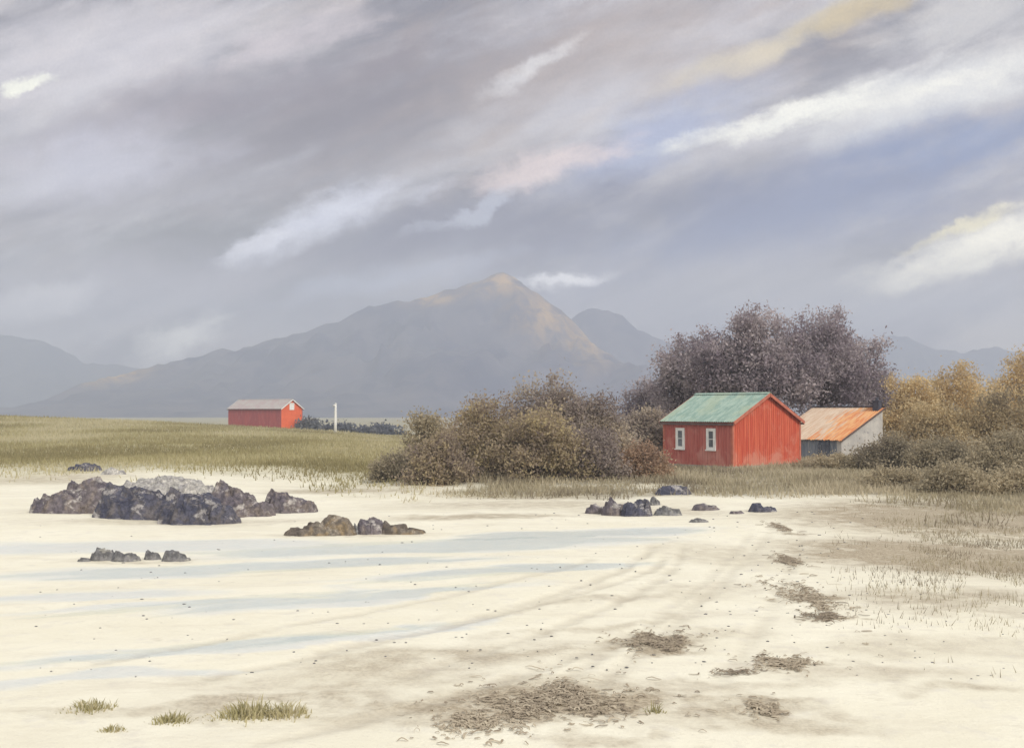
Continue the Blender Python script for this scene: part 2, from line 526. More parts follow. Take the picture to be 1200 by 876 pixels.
    t.put(p.inputs['Normal'], t.new('ShaderNodeBump', {'Strength': .4, 'Distance': .05, 'Height': bh}).outputs[0])
    o = np_mesh('beach', V, Q, m, smooth=True, attrs={'grass': grass, 'brown': brown, 'wet': wet, 'dirt_reflection': dirt_reflection, 'rut': rut})
    tag(o, kind='structure', label='pale shell sand beach running back into olive meadow')
    return o


make_ground()


# shallow tidal water: thin sheets lying in the wet streaks
def make_water():
    m = bpy.data.materials.new('shallow_water'); m.use_nodes = True
    t = NT(m.node_tree); m.node_tree.nodes.clear()
    pos = t.new('ShaderNodeNewGeometry').outputs['Position']
    bmp = t.new('ShaderNodeBump', {'Strength': .25, 'Distance': .03, 'Height': t.noise(t.mapping(pos, (1, 2.5, 1)), 5, 4)}).outputs[0]
    gl = t.new('ShaderNodeBsdfGlossy', {'Color': (1, 1, 1), 'Roughness': .18, 'Normal': bmp})
    tr = t.new('ShaderNodeBsdfTransparent', {'Color': (.965, .98, .985)})
    fr = t.new('ShaderNodeFresnel', {'IOR': 1.33}).outputs[0]
    mx = t.new('ShaderNodeMixShader', {'Fac': t.math('MULTIPLY', fr, .13)})
    t.l.new(tr.outputs[0], mx.inputs[1]); t.l.new(gl.outputs[0], mx.inputs[2])
    ou = t.new('ShaderNodeOutputMaterial'); t.l.new(mx.outputs[0], ou.inputs['Surface'])
    for k, (px, py, l, w, a) in enumerate(WET):
        if k in (7, 8, 10): continue
        c = gnd(px, py); ca, sa = math.cos(math.radians(a)), math.sin(math.radians(a))
        n, rings = 90, 5
        ang = np.linspace(0, 2 * PI, n, endpoint=False)
        rad = .86 + .22 * fbm(np.cos(ang) * 3 + k * 7, np.sin(ang) * 3, o=4, seed=70)
        P = [(0, 0)]
        for r in range(1, rings + 1):
            for i in range(n):
                P.append((math.cos(ang[i]) * rad[i] * l * .9 * r / rings, math.sin(ang[i]) * rad[i] * w * .9 * r / rings))
        P = np.array(P)
        X = c[0] + P[:, 0] * ca - P[:, 1] * sa; Y = c[1] + P[:, 0] * sa + P[:, 1] * ca
        Z = H(X, Y) + .012
        b = MB()
        fs = [(0, 1 + i, 1 + (i + 1) % n) for i in range(n)]
        for r in range(rings - 1):
            o0 = 1 + r * n
            fs += [(o0 + i, o0 + n + i, o0 + n + (i + 1) % n, o0 + (i + 1) % n) for i in range(n)]
        b.add(np.stack([X, Y, Z], 1), fs)
        tag(b.build('water', m, smooth=True), kind='structure')


make_water()


# ------------------------------------------------------------------ mountains and hills
def mountain_mat(name, a, b, och):
    m, t, p = mat(name)
    pos = t.new('ShaderNodeNewGeometry').outputs['Position']
    f = t.ramp(t.noise(pos, .012, 8, .6, .4), .38, .62)
    g = t.ramp(t.noise(t.mapping(pos, (1, 1, .4)), .03, 8, .68, .6), .45, .62)
    c = t.mix(f, a, b)
    c = t.mix(t.math('MULTIPLY', g, .6), c, (b[0] * 1.5, b[1] * 1.35, b[2] * 1.15))
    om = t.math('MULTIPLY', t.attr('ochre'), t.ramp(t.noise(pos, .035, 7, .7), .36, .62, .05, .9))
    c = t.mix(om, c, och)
    t.put(p.inputs['Base Color'], c)
    p.inputs['Roughness'].default_value = 1.0
    return m


def make_range(name, Y, sky, depth, back, mt, seed, rough=.06, ochre=(), step=8.0):
    px = [s[0] for s in sky]
    x0, x1 = at(px[0], 480, Y)[0], at(px[-1], 480, Y)[0]
    nx = int((x1 - x0) / step) + 1
    ny = int((depth + back) / (step * 1.3)) + 1
    xs = np.linspace(x0, x1, nx); ys = np.linspace(Y - depth, Y + back, ny)
    X, Yg = np.meshgrid(xs, ys, indexing='ij')
    x, y = X.ravel(), Yg.ravel()
    prof = np.array([at(a, b, Y)[2] for a, b in sky])
    xw = x + fbm(x * .006, y * .006, o=3, seed=seed) * np.abs(y - Y) * .30
    hh = np.interp(xw, [at(a, 480, Y)[0] for a in px], prof) + 6
    hh = hh + fbm(x * .03, np.zeros_like(x), o=4, seed=seed + 3) * 2.0
    d = np.where(y < Y, (Y - y) / depth, (y - Y) / back)
    fall = np.clip(1 - d, 0, 1) ** 1.35
    rid = 1 - np.abs(fbm(x * .011, y * .006, o=5, seed=seed + 9))
    gul = np.abs(fbm(x * .018 + fbm(x * .01, y * .01, o=2, seed=seed + 2), y * .004, o=4, seed=seed + 11))
    z = hh * fall * (1 + rough * (rid - 1) * 5 * sm(.02, .3, d) - .30 * (gul - .3) * sm(.0, .2, d)) + fbm(x * .05, y * .05, o=4, seed=seed + 15) * 3.5 * (1 - d * .5) - 7.0
    oc = np.zeros_like(x)
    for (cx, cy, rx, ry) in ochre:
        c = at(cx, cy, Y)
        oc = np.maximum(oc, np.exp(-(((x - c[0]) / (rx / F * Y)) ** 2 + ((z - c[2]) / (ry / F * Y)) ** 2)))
    V = np.stack([x, y, z], 1)
    i, j = np.meshgrid(np.arange(nx - 1), np.arange(ny - 1), indexing='ij')
    a = i * ny + j
    Q = np.stack([a, a + ny, a + ny + 1, a + 1], -1).reshape(-1, 4)
    o = np_mesh(name, V, Q, mt, smooth=True, attrs={'ochre': oc})
    tag(o, kind='structure')
    return o


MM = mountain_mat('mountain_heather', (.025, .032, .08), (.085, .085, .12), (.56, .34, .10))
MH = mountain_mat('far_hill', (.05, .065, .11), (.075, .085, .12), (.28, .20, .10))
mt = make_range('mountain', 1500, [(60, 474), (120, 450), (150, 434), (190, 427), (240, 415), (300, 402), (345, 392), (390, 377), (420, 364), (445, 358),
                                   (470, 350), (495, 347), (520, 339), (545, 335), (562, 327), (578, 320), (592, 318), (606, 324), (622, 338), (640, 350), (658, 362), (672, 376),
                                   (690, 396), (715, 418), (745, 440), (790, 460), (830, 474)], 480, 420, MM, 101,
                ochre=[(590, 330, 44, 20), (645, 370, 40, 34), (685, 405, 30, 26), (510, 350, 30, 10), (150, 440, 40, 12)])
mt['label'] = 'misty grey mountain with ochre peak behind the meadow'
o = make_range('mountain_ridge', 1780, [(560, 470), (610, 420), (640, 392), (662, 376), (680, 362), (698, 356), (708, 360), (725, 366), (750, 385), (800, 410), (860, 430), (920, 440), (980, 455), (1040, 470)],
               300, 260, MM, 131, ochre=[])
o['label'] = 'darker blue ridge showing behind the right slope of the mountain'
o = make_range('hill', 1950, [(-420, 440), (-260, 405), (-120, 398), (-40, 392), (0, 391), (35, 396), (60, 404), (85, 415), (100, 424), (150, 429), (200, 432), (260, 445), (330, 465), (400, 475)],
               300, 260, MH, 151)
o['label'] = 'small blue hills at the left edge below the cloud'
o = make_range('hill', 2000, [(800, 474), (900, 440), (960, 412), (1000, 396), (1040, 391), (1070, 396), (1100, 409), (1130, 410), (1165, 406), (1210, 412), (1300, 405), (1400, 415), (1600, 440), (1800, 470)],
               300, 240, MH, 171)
o['label'] = 'faint lavender hill line behind the golden scrub'


# ------------------------------------------------------------------ foliage
def leaf_cloud(C, tint, size, ln=1.8, up=.2):
    """C (n,3) leaf centres -> quads"""
    n = len(C)
    d = rng.normal(size=(n, 3)); d[:, 2] += up; d /= np.linalg.norm(d, axis=1)[:, None]
    e = rng.normal(size=(n, 3)); e -= (e * d).sum(1)[:, None] * d; e /= np.linalg.norm(e, axis=1)[:, None]
    s = size * rng.uniform(.55, 1.35, n)[:, None]
    a, b = d * s * ln * .5, e * s * .5
    V = np.stack([C - a, C + b * rng.uniform(.6, 1.2, (n, 1)), C + a, C - b * rng.uniform(.6, 1.2, (n, 1))], 1).reshape(-1, 3)
    Q = np.arange(4 * n).reshape(n, 4)
    return V, Q, np.repeat(tint, 4)


def plant(name, loc, lobes, n, leaf, mt, label, cat, group, clump=.35, sprig=0, trunk_h=None, trunk_r=.1, twig=.5, parts=('stem', 'foliage'), tmul=(0, 1), up=.3, bark='stem_bark', hollow=.3):
    """lobes: list of (dx,dy,dz,rx,ry,rz) relative to loc (plant base)"""
    root = empty(name, loc)
    tag(root, label, cat, group)
    L = np.array(lobes, float)
    wts = (L[:, 3] * L[:, 4] * L[:, 5]) ** .72; wts /= wts.sum()
    nc = max(24, n // 70)
    ci = rng.choice(len(L), nc, p=wts)
    dirs = rng.normal(size=(nc, 3)); dirs /= np.linalg.norm(dirs, axis=1)[:, None]
    rad = (hollow + (1 - hollow) * rng.uniform(0, 1, nc) ** .6)[:, None]
    cc = L[ci, :3] + dirs * rad * L[ci, 3:]
    cc[:, 2] = np.maximum(cc[:, 2], .08)
    # uneven outline: push each clump in or out by a low noise
    push = 1 + .25 * fbm(cc[:, 0] * .9 + loc[0], cc[:, 1] * .9, cc[:, 2] * .9, o=3, seed=int(abs(loc[0] * 13) + 5))
    ctr = L[ci, :3]
    cc = ctr + (cc - ctr) * push[:, None]
    lo, hi = tmul
    base_t = .5 + .45 * fbm(cc[:, 0] * .55 + loc[0] * 3, cc[:, 1] * .55, cc[:, 2] * .8, o=3, seed=77) + rng.normal(0, .12, nc)
    ct = lo + (hi - lo) * np.clip(base_t, 0, 1)
    csz = clump * rng.uniform(.6, 1.5, nc)
    li = rng.integers(0, nc, n)
    g = rng.normal(size=(n, 3)) * csz[li][:, None] * np.array([1, 1, .8])
    C = cc[li] + g
    C[:, 2] = np.maximum(C[:, 2], .03)
    tint = np.clip(ct[li] + rng.normal(0, .13, n), 0, 1)
    V, Q, T = leaf_cloud(C, tint, leaf, up=up)
    # thin sprigs standing out of the outline
    if sprig:
        si = rng.choice(nc, sprig)
        b0 = cc[si]; out = (b0 - L[ci[si], :3]); out /= (np.linalg.norm(out, axis=1)[:, None] + 1e-6)
        out[:, 2] = np.abs(out[:, 2]) + .5; out += rng.normal(0, .35, (sprig, 3)); out /= np.linalg.norm(out, axis=1)[:, None]
        ln = clump * rng.uniform(.8, 2.6, (sprig, 1))
        sd = np.cross(out, rng.normal(size=(sprig, 3))); sd /= np.linalg.norm(sd, axis=1)[:, None]
        w = leaf * .22
        Vs = np.stack([b0 - sd * w, b0 + sd * w, b0 + out * ln + sd * w * .2, b0 + out * ln - sd * w * .2], 1).reshape(-1, 3)
        Qs = np.arange(4 * sprig).reshape(-1, 4) + len(V)
        m_leaf = 9
        lp = (b0[:, None, :] + out[:, None, :] * ln[:, None, :] * rng.uniform(.2, 1.05, (sprig, m_leaf, 1))).reshape(-1, 3) + rng.normal(0, leaf * .6, (sprig * m_leaf, 3))
        V2, Q2, T2 = leaf_cloud(lp, np.repeat(ct[si], m_leaf), leaf * .8, up=.5)
        V = np.concatenate([V, Vs, V2]); Q = np.concatenate([Q, Qs, Q2 + len(V) - len(V2)]); T = np.concatenate([T, np.repeat(ct[si], 4), T2])
    np_mesh(parts[1], V, Q, mt, root, attrs={'tint': T})
    # stems or trunk with limbs running into the clumps
    mb = MB()
    th = trunk_h if trunk_h else 0.25
    top = Vector((L[:, 0].mean() * .5, L[:, 1].mean() * .5, th))
    if trunk_h:
        mb.tube([(0, 0, -.3), (0, 0, .15), (top.x * .5, top.y * .5, th * .5), top], [trunk_r * 1.5, trunk_r * 1.15, trunk_r, trunk_r * .8], 9)
    order = rng.choice(nc, min(nc, 110 if trunk_h else 40), replace=False)
    for q, k in enumerate(order):
        e = Vector(cc[k])
        st = top if trunk_h else Vector((rng.normal(0, .18), rng.normal(0, .18), -.15))
        mid = st.lerp(e, .5) + Vector((rng.normal(0, .12), rng.normal(0, .12), .12 * (e - st).length))
        r0 = trunk_r * (.42 if trunk_h else .5)
        q1 = st.lerp(mid, .5) + Vector(rng.normal(0, .05, 3)); q2 = mid.lerp(e, .5) + Vector(rng.normal(0, .06, 3))
        mb.tube([st, q1, mid, q2, e], [r0, r0 * .8, r0 * .55, r0 * .35, r0 * .12], 5)
    mb.build(parts[0], M[bark], root, smooth=True)
    return root


FP = foliage_mat('purple_tree_leaves', [(0.220, 0.180, 0.208), (0.309, 0.258, 0.285), (0.411, 0.353, 0.368), (0.587, 0.516, 0.513)])
FB = foliage_mat('olive_brown_leaves', [(0.277, 0.218, 0.191), (0.407, 0.327, 0.232), (0.553, 0.459, 0.257), (0.749, 0.623, 0.365)])
FU = foliage_mat('umber_leaves', [(0.254, 0.205, 0.196), (0.359, 0.296, 0.262), (0.471, 0.401, 0.314), (0.645, 0.540, 0.401)])
FG = foliage_mat('golden_leaves', [(.50, .385, .24), (.64, .50, .29), (.76, .60, .34), (.80, .68, .45)])
FD = foliage_mat('dark_scrub_leaves', [(0.259, 0.221, 0.170), (0.356, 0.304, 0.215), (0.464, 0.394, 0.270), (0.594, 0.504, 0.350)])
FO = foliage_mat('ochre_brown_leaves', [(0.269, 0.224, 0.165), (0.403, 0.325, 0.209), (0.560, 0.448, 0.264), (0.694, 0.560, 0.341)])
FN = foliage_mat('blue_grey_leaves', [(.13, .14, .18), (.16, .17, .20), (.19, .195, .21), (.22, .22, .22)])
FR = foliage_mat('russet_leaves', [(0.253, 0.190, 0.152), (0.367, 0.253, 0.185), (0.481, 0.329, 0.224), (0.531, 0.430, 0.290)])


def lobes_for(w, h, n, z0=.3, depth=None, seed=0, irr=.16):
    """a mound of n lobes filling a w x h silhouette"""
    r = np.random.default_rng(seed); depth = depth or w * .7
    out = [(0, 0, h * .48, w * .36, depth * .36, h * .44)]
    for i in range(n):
        t = (i + .5) / n * 2 - 1
        xx = t * w * .36 + r.normal(0, .03 * w)
        hh = h * (1 - .5 * abs(t) ** 1.7) * r.uniform(1 - 1.4 * irr, 1.04)
        rz = hh * r.uniform(.26, .34)
        out.append((xx, r.normal(0, depth * .14), hh - rz, w * r.uniform(.13, .2), depth * r.uniform(.16, .24), rz))
        out.append((xx * 1.4, r.normal(0, depth * .2), hh * .30, w * r.uniform(.14, .19), depth * .22, hh * .32))
    return out


def stand(px, Y):
    x = (px - 600) / F * Y
    return (x, Y, hz(x, Y) - .03)


def span(px0, px1, Y):
    return (px1 - px0) / F * Y


def ztop(py, Y):
    return at(600, py, Y)[2]


def shrub(name, px0, px1, pytop, Y, n, leaf, mt, label, cat='bush', group=None, nl=5, seed=1, **kw):
    p = stand((px0 + px1) / 2, Y)
    w = span(px0, px1, Y); h = ztop(pytop, Y) - p[2]
    return plant(name, p, lobes_for(w * 1.0, h * 1.04, nl, seed=seed), n, leaf, mt, label, cat, group, **kw)


def tree(px, Y, pytop, wpx, n, label, seed, spike=0, mt=FP, group='tall purple-brown trees behind the red shed'):
    p = stand(px, Y); w = span(0, wpx, Y); h = ztop(pytop, Y) - p[2]
    r = np.random.default_rng(seed)
    lb = [(0, 0, h * .62, w * .33, w * .3, h * .30)]
    for i in range(8):
        a = 2 * PI * i / 8 + r.uniform(-.3, .3)
        lb.append((math.cos(a) * w * .29, math.sin(a) * w * .25, h * r.uniform(.40, .68), w * r.uniform(.16, .22), w * .18, h * r.uniform(.15, .21)))
    for i in range(5):
        lb.append((r.uniform(-.25, .25) * w, r.uniform(-.2, .2) * w, h * r.uniform(.74, .86), w * r.uniform(.09, .15), w * .12, h * r.uniform(.09, .13)))
    if spike:
        lb.append((spike * w, 0, h * .90, w * .055, w * .055, h * .10))
    plant('deciduous_tree', p, lb, n, .105, mt, label, 'tree', group, clump=.34, sprig=230, trunk_h=h * .34, trunk_r=.16, parts=('trunk', 'crown'), bark='bark', hollow=.2)


# big trees behind the red shed
tree(905, 62, 352, 130, 19000, 'tallest purple-brown tree directly above the ridge of the green roof', 11, spike=-.02)
tree(848, 63, 378, 125, 18000, 'rounded purple-brown tree rising behind the left half of the green roof', 12)
tree(962, 64, 360, 125, 18500, 'broad purple-brown tree rising above the gable and rusty lean-to', 13, spike=.1)
tree(1010, 66, 388, 92, 12500, 'shorter thinning purple-brown tree at the right end of the tree clump', 14)
tree(800, 66, 394, 80, 11000, 'narrow dusky tree at the left end of the tree clump', 15, spike=-.05)
tree(756, 70, 446, 66, 8500, 'low greyish tree in the gap between olive thicket and red shed', 16)

# thicket of bushes left of the shed
G1 = 'bushes of the dark thicket left of the red shed'
shrub('bush', 582, 704, 434, 39, 24000, .06, FU, 'tallest umber bush forming the top of the thicket', group=G1, nl=6, seed=21, clump=.2, sprig=150, tmul=(.05, .8))
shrub('bush', 650, 746, 452, 40, 22000, .06, FU, 'large umber bush on the right shoulder of the thicket', group=G1, nl=6, seed=22, clump=.2, sprig=140)
shrub('bush', 512, 622, 456, 37.5, 19000, .058, FB, 'rounded olive bush on the left shoulder of the thicket', group=G1, nl=5, seed=23, clump=.18, sprig=110, tmul=(.0, .62))
shrub('bush', 560, 700, 478, 36, 22000, .058, FB, 'lighter yellow-olive bush low in the front middle of the thicket', group=G1, nl=6, seed=24, clump=.18, sprig=90, tmul=(.05, .72))
shrub('bush', 640, 738, 498, 36.5, 14000, .058, FU, 'dark low bush in front of the right shoulder of the thicket', group=G1, nl=5, seed=29, clump=.18, sprig=80, tmul=(0, .6))
shrub('bush', 706, 786, 520, 38, 9000, .058, FR, 'low russet bush between the thicket and the red shed', group=G1, nl=5, seed=25, clump=.16, sprig=60)
shrub('bush', 480, 552, 502, 34.8, 11000, .055, FB, 'small olive bush at the front left foot of the thicket', group=G1, nl=4, seed=26, clump=.15, sprig=70, tmul=(0, .7))
shrub('bush', 470, 530, 478, 44, 7000, .07, FD, 'faded grey-green bush behind the left edge of the thicket', group=G1, nl=4, seed=30, clump=.2, sprig=60, tmul=(.3, 1))
shrub('bush', 434, 502, 532, 36.5, 7000, .052, FD, 'lowest dusty bush at the far left tip of the thicket', group=G1, nl=5, seed=27, clump=.14, sprig=50)
shrub('bush', 722, 790, 474, 52, 14000, .075, FU, 'greyish bush standing behind the russet one, left of the shed wall', group=G1, nl=5, seed=28, clump=.22, sprig=80, tmul=(.2, 1))

# golden scrub on the right bank
G2 = 'golden bushes on the right bank'
shrub('golden_bush', 1022, 1110, 436, 58, 16000, .08, FG, 'golden bush right beside the limewashed end of the lean-to', group=G2, nl=5, seed=31, clump=.25, sprig=120, tmul=(.0, .8))
shrub('golden_bush', 1078, 1172, 422, 60, 17000, .08, FG, 'second golden bush on the bank, taller than the one by the lean-to', group=G2, nl=5, seed=32, clump=.26, sprig=130, tmul=(.1, 1))
shrub('golden_bush', 1136, 1270, 400, 62, 22000, .08, FG, 'tallest golden bush, cut by the right edge of the picture', group=G2, nl=6, seed=33, clump=.28, sprig=160)
shrub('golden_bush', 1044, 1156, 466, 50, 18000, .072, FO, 'low ochre bush in front of the two smaller golden ones', group=G2, nl=5, seed=34, clump=.22, sprig=100, tmul=(.1, .9))
shrub('golden_bush', 1116, 1250, 452, 50, 21000, .072, FO, 'wide ochre bush at the right edge below the tallest golden one', group=G2, nl=6, seed=35, clump=.22, sprig=110, tmul=(.0, .8))
# dark scrub in front
G3 = 'low dark scrub at the right end of the beach'
shrub('scrub_bush', 1004, 1082, 512, 43, 14000, .055, FD, 'grey-olive scrub bush hiding the foot of the lean-to', group=G3, nl=6, seed=41, clump=.18, sprig=100, tmul=(0, .8))
shrub('scrub_bush', 1062, 1154, 512, 41, 14000, .055, FD, 'dark scrub bush in the middle of the right hand scrub', group=G3, nl=6, seed=42, clump=.18, sprig=100, tmul=(0, .65))
shrub('scrub_bush', 1124, 1240, 508, 39, 16000, .055, FD, 'brownish scrub bush running out of the right edge', group=G3, nl=6, seed=43, clump=.19, sprig=110, tmul=(.1, .85))
shrub('scrub_bush', 1076, 1160, 545, 30.5, 10000, .046, FD, 'low scrub bush reaching furthest down onto the sand', group=G3, nl=5, seed=44, clump=.15, sprig=80, tmul=(.05, .8))
shrub('scrub_bush', 1010, 1084, 551, 32.5, 8000, .048, FD, 'low scrub bush left of the one furthest down the sand', group=G3, nl=5, seed=46, clump=.14, sprig=70, tmul=(.15, .95))
shrub('scrub_bush', 1146, 1230, 552, 30, 9000, .046, FD, 'flat pale scrub bush at the right edge above the sand', group=G3, nl=5, seed=47, clump=.14, sprig=70, tmul=(.3, 1))
shrub('scrub_bush', 940, 1022, 532, 44, 8000, .052, FD, 'low scrub bush in front of the blue planked wall', group=G3, nl=5, seed=45, clump=.13, sprig=80, tmul=(.2, 1))
# far dark bushes on the meadow crest
shrub('far_bush', 351, 373, 492, 157, 2500, .30, FN, 'small round blue-grey bush touching the gable of the far red shed', group='far bushes on the meadow crest', nl=3, seed=51, clump=.4)
shrub('far_bush', 376, 416, 501, 160, 3000, .30, FN, 'low blue-grey bush at the foot of the white post', group='far bushes on the meadow crest', nl=4, seed=52, clump=.4)
shrub('far_bush', 404, 470, 503, 166, 4000, .30, FN, 'long low blue-grey bush right of the white post', group='far bushes on the meadow crest', nl=6, seed=53, clump=.45)


# ------------------------------------------------------------------ sheds
def gable_shed(name, loc, rz, W, L, eave, ridge, mats, bw, label, cat, over=.18, waves=18, windows=(), gwin=None, z0=-.35, plinth=True):
    root = empty(name, loc, rz); tag(root, label, cat)
    def top(x): return eave + (ridge - eave) * (1 - abs(x - W / 2) / (W / 2))
    g = MB(); w = MB()
    th = .035
    zb = .12 if plinth else z0
    nb = int(round(W / bw)); d = W / nb
    for i in range(nb):                         # gable boards front and back
        a, b = i * d + .006, (i + 1) * d - .006
        j = rng.uniform(-.004, .004)
        for (mb, y0, y1) in ((g, -th + j, .01), (w, L - .01, L + th + j)):
            mb.hexa([(a, y0, zb), (b, y0, zb), (b, y1, zb), (a, y1, zb)],
                    [(a, y0, top(a) - .02), (b, y0, top(b) - .02), (b, y1, top(b) - .02), (a, y1, top(a) - .02)])
    # dark core standing behind the boards (front and back gables as prisms)
    cm = .012
    w.add([(cm, cm, z0), (W - cm, cm, z0), (W - cm, L - cm, z0), (cm, L - cm, z0), (cm, cm, eave - .03), (W - cm, cm, eave - .03), (W - cm, L - cm, eave - .03), (cm, L - cm, eave - .03),
           (W / 2, cm, ridge - .05), (W / 2, L - cm, ridge - .05)],
          [(3, 2, 1, 0), (0, 1, 5, 8, 4), (2, 3, 7, 9, 6), (0, 4, 7, 3), (1, 2, 6, 5), (4, 8, 9, 7), (5, 6, 9, 8)])
    nl = int(round(L / bw)); d = L / nl
    for i in range(nl):
        a, b = i * d + .006, (i + 1) * d - .006
        j = rng.uniform(-.004, .004)
        w.box(-th + j, .01, a, b, zb, eave - .02)
        w.box(W - .01, W + th + j, a, b, zb, eave - .02)
    w.build('wall', mats['wall'], root)
    g.build('gable_wall', mats['gable'], root)
    if plinth:
        p = MB(); p.box(-.07, W + .07, -.07, L + .07, z0, zb - .003); p.build('plinth', M['stone_base'], root)
    # corner boards
    for (x, y) in ((0, 0), (W, 0), (0, L), (W, L)):
        sx = -1 if x == 0 else 1; sy = -1 if y == 0 else 1
        X0, X1 = x + sx * .058, x + sx * .038; XI = x - sx * .05
        Y0, Y1 = y + sy * .058, y + sy * .038; YI = y - sy * .05
        c = MB()
        pts = [(X0, Y0), (XI, Y0), (XI, Y1), (X1, Y1), (X1, YI), (X0, YI)]
        c.add([(a, b, zb) for a, b in pts] + [(a, b, eave - .03) for a, b in pts],
              [tuple(range(6)), tuple(range(11, 5, -1))] + [(i, (i + 1) % 6, 6 + (i + 1) % 6, 6 + i) for i in range(6)])
        c.build('corner_board', mats['corner'], root)
    # roof slopes, corrugated along the fall
    sl = Vector((W / 2, 0, ridge - eave)); n1 = Vector((-(ridge - eave), 0, W / 2)).normalized()
    k = 1 + over / sl.length
    r = MB()
    lo = Vector((W / 2, -over, ridge + .02)) - sl * k
    r.sheet(lo, (0, L + 2 * over, 0), sl * k, n1, waves, .014, .012, nv=6)
    sr = Vector((-W / 2, 0, ridge - eave)); n2 = Vector((ridge - eave, 0, W / 2)).normalized()
    lo = Vector((W / 2, -over, ridge + .02)) - sr * k
    r.sheet(lo, (0, L + 2 * over, 0), sr * k, n2, waves, .014, .012, nv=6)
    ro = r.build('roof', mats['roof'], root, smooth=False)
    rc = MB()
    q = .13
    for s, nn in ((-1, n1), (1, n2)):
        e = Vector((W / 2 + s * q, 0, ridge + .02 - q * (ridge - eave) / (W / 2))) + nn * .035
        a = Vector((W / 2, 0, ridge + .02)) + Vector((0, 0, .04))
        rc.add([(e.x, -over - .01, e.z), (a.x, -over - .01, a.z), (a.x, L + over + .01, a.z), (e.x, L + over + .01, e.z),
                (e.x, -over - .01, e.z + .015), (a.x, -over - .01, a.z + .017), (a.x, L + over + .01, a.z + .017), (e.x, L + over + .01, e.z + .015)],
               [(0, 1, 2, 3), (7, 6, 5, 4), (0, 4, 5, 1), (2, 6, 7, 3), (3, 7, 4, 0)])
    rc.build('ridge_cap', mats['roof'], ro)
    for (s, nn) in ((sl, n1), (sr, n2)):
        for y in (-over - .016, L + over + .016):
            p0 = Vector((W / 2, y, ridge + .02)) - s * k - nn * .055; p1 = Vector((W / 2, y, ridge + .02)) - nn * .055
            b = MB(); b.beam(p0, p1, .028, .13, up=nn); b.build('bargeboard', mats['barge'], root)
    ez = eave - (ridge - eave) * (over / sl.length) - .035
    ex = W / 2 * (over / sl.length)
    f = MB(); f.box(-ex - .005, -ex + .02, -over + .01, L + over - .01, ez - .08, ez)
    f.build('fascia', mats['fascia'], root)
    f = MB(); f.box(W + ex - .02, W + ex + .005, -over + .01, L + over - .01, ez - .08, ez)
    f.build('fascia', mats['fascia'], root)
    for (t, zc, ww, hh) in windows:             # windows on the x=0 side wall
        m = MB()
        x0, x1 = -.085, -.037
        bwid = .125
        m.box(x0, x1, t - ww / 2, t - ww / 2 + bwid, zc - hh / 2, zc + hh / 2)
        m.box(x0, x1, t + ww / 2 - bwid, t + ww / 2, zc - hh / 2, zc + hh / 2)
        m.box(x0, x1, t - ww / 2 + bwid, t + ww / 2 - bwid, zc + hh / 2 - bwid, zc + hh / 2)
        m.box(x0, x1, t - ww / 2 + bwid, t + ww / 2 - bwid, zc - hh / 2, zc - hh / 2 + bwid)
        m.box(x0 - .04, x0, t - ww / 2 - .03, t + ww / 2 + .03, zc - hh / 2 - .03, zc - hh / 2 + .02)
        fr = m.build('window', mats['frame'], root)
        m = MB(); m.box(-.060, -.045, t - ww / 2 + bwid + .002, t + ww / 2 - bwid - .002, zc - hh / 2 + bwid + .002, zc + hh / 2 - bwid - .002)
        m.build('pane', M['glass'], fr)
        m = MB(); m.box(-.075, -.061, t - ww / 2 + bwid + .002, t + ww / 2 - bwid - .002, zc - .012, zc + .012); m.build('glazing_bar', mats['frame'], fr)
    if gwin:
        x, zc, ww, hh = gwin
        m = MB()
        y0, y1 = -.09, -.042
        for (a, b_, c_, d_) in ((x - ww / 2, x + ww / 2, zc - hh / 2, zc - hh / 2 + .1), (x - ww / 2, x + ww / 2, zc + hh / 2 - .1, zc + hh / 2),
                                (x - ww / 2, x - ww / 2 + .1, zc - hh / 2 + .1, zc + hh / 2 - .1), (x + ww / 2 - .1, x + ww / 2, zc - hh / 2 + .1, zc + hh / 2 - .1)):
            m.box(a, b_, y0, y1, c_, d_)
        fr = m.build('window', mats['frame'], root)
        m = MB(); m.box(x - ww / 2 + .102, x + ww / 2 - .102, -.065, -.05, zc - hh / 2 + .102, zc + hh / 2 - .102); m.build('shutter', M['white_paint'], fr)
    return root


A40 = math.radians(40)
c = (9.16, 45.7)
shed = gable_shed('red_shed', (c[0], c[1], -.02), A40, 4.63, 3.75, 2.02, 3.16,
                  dict(wall=M['red_board'], gable=M['red_gable_lit'], corner=M['trim_red'], roof=M['green_roof'], barge=M['trim_red'], fascia=M['trim_dark'], frame=M['white_paint']),
                  .145, 'red boarded shed with green corrugated roof and two small white windows', 'shed', waves=34,
                  windows=((1.09, 1.23, .50, .92), (2.80, 1.23, .50, .92)))
A55 = math.radians(55)
fx = at(329, 507, 156)
gable_shed('red_shed', (fx[0], fx[1], hz(fx[0], fx[1]) + .02), A55, 4.1, 11.0, 2.85, 4.1,
           dict(wall=M['far_red'], gable=M['far_red_lit'], corner=M['far_red'], roof=M['far_roof'], barge=M['white_paint'], fascia=M['trim_dark'], frame=M['white_paint']),
           .3, 'small far red shed with pale roof and gable tinted sunlit orange on the meadow crest', 'shed', over=.25, waves=40, gwin=(2.05, 3.1, .9, 1.0), z0=-1.2, plinth=False)


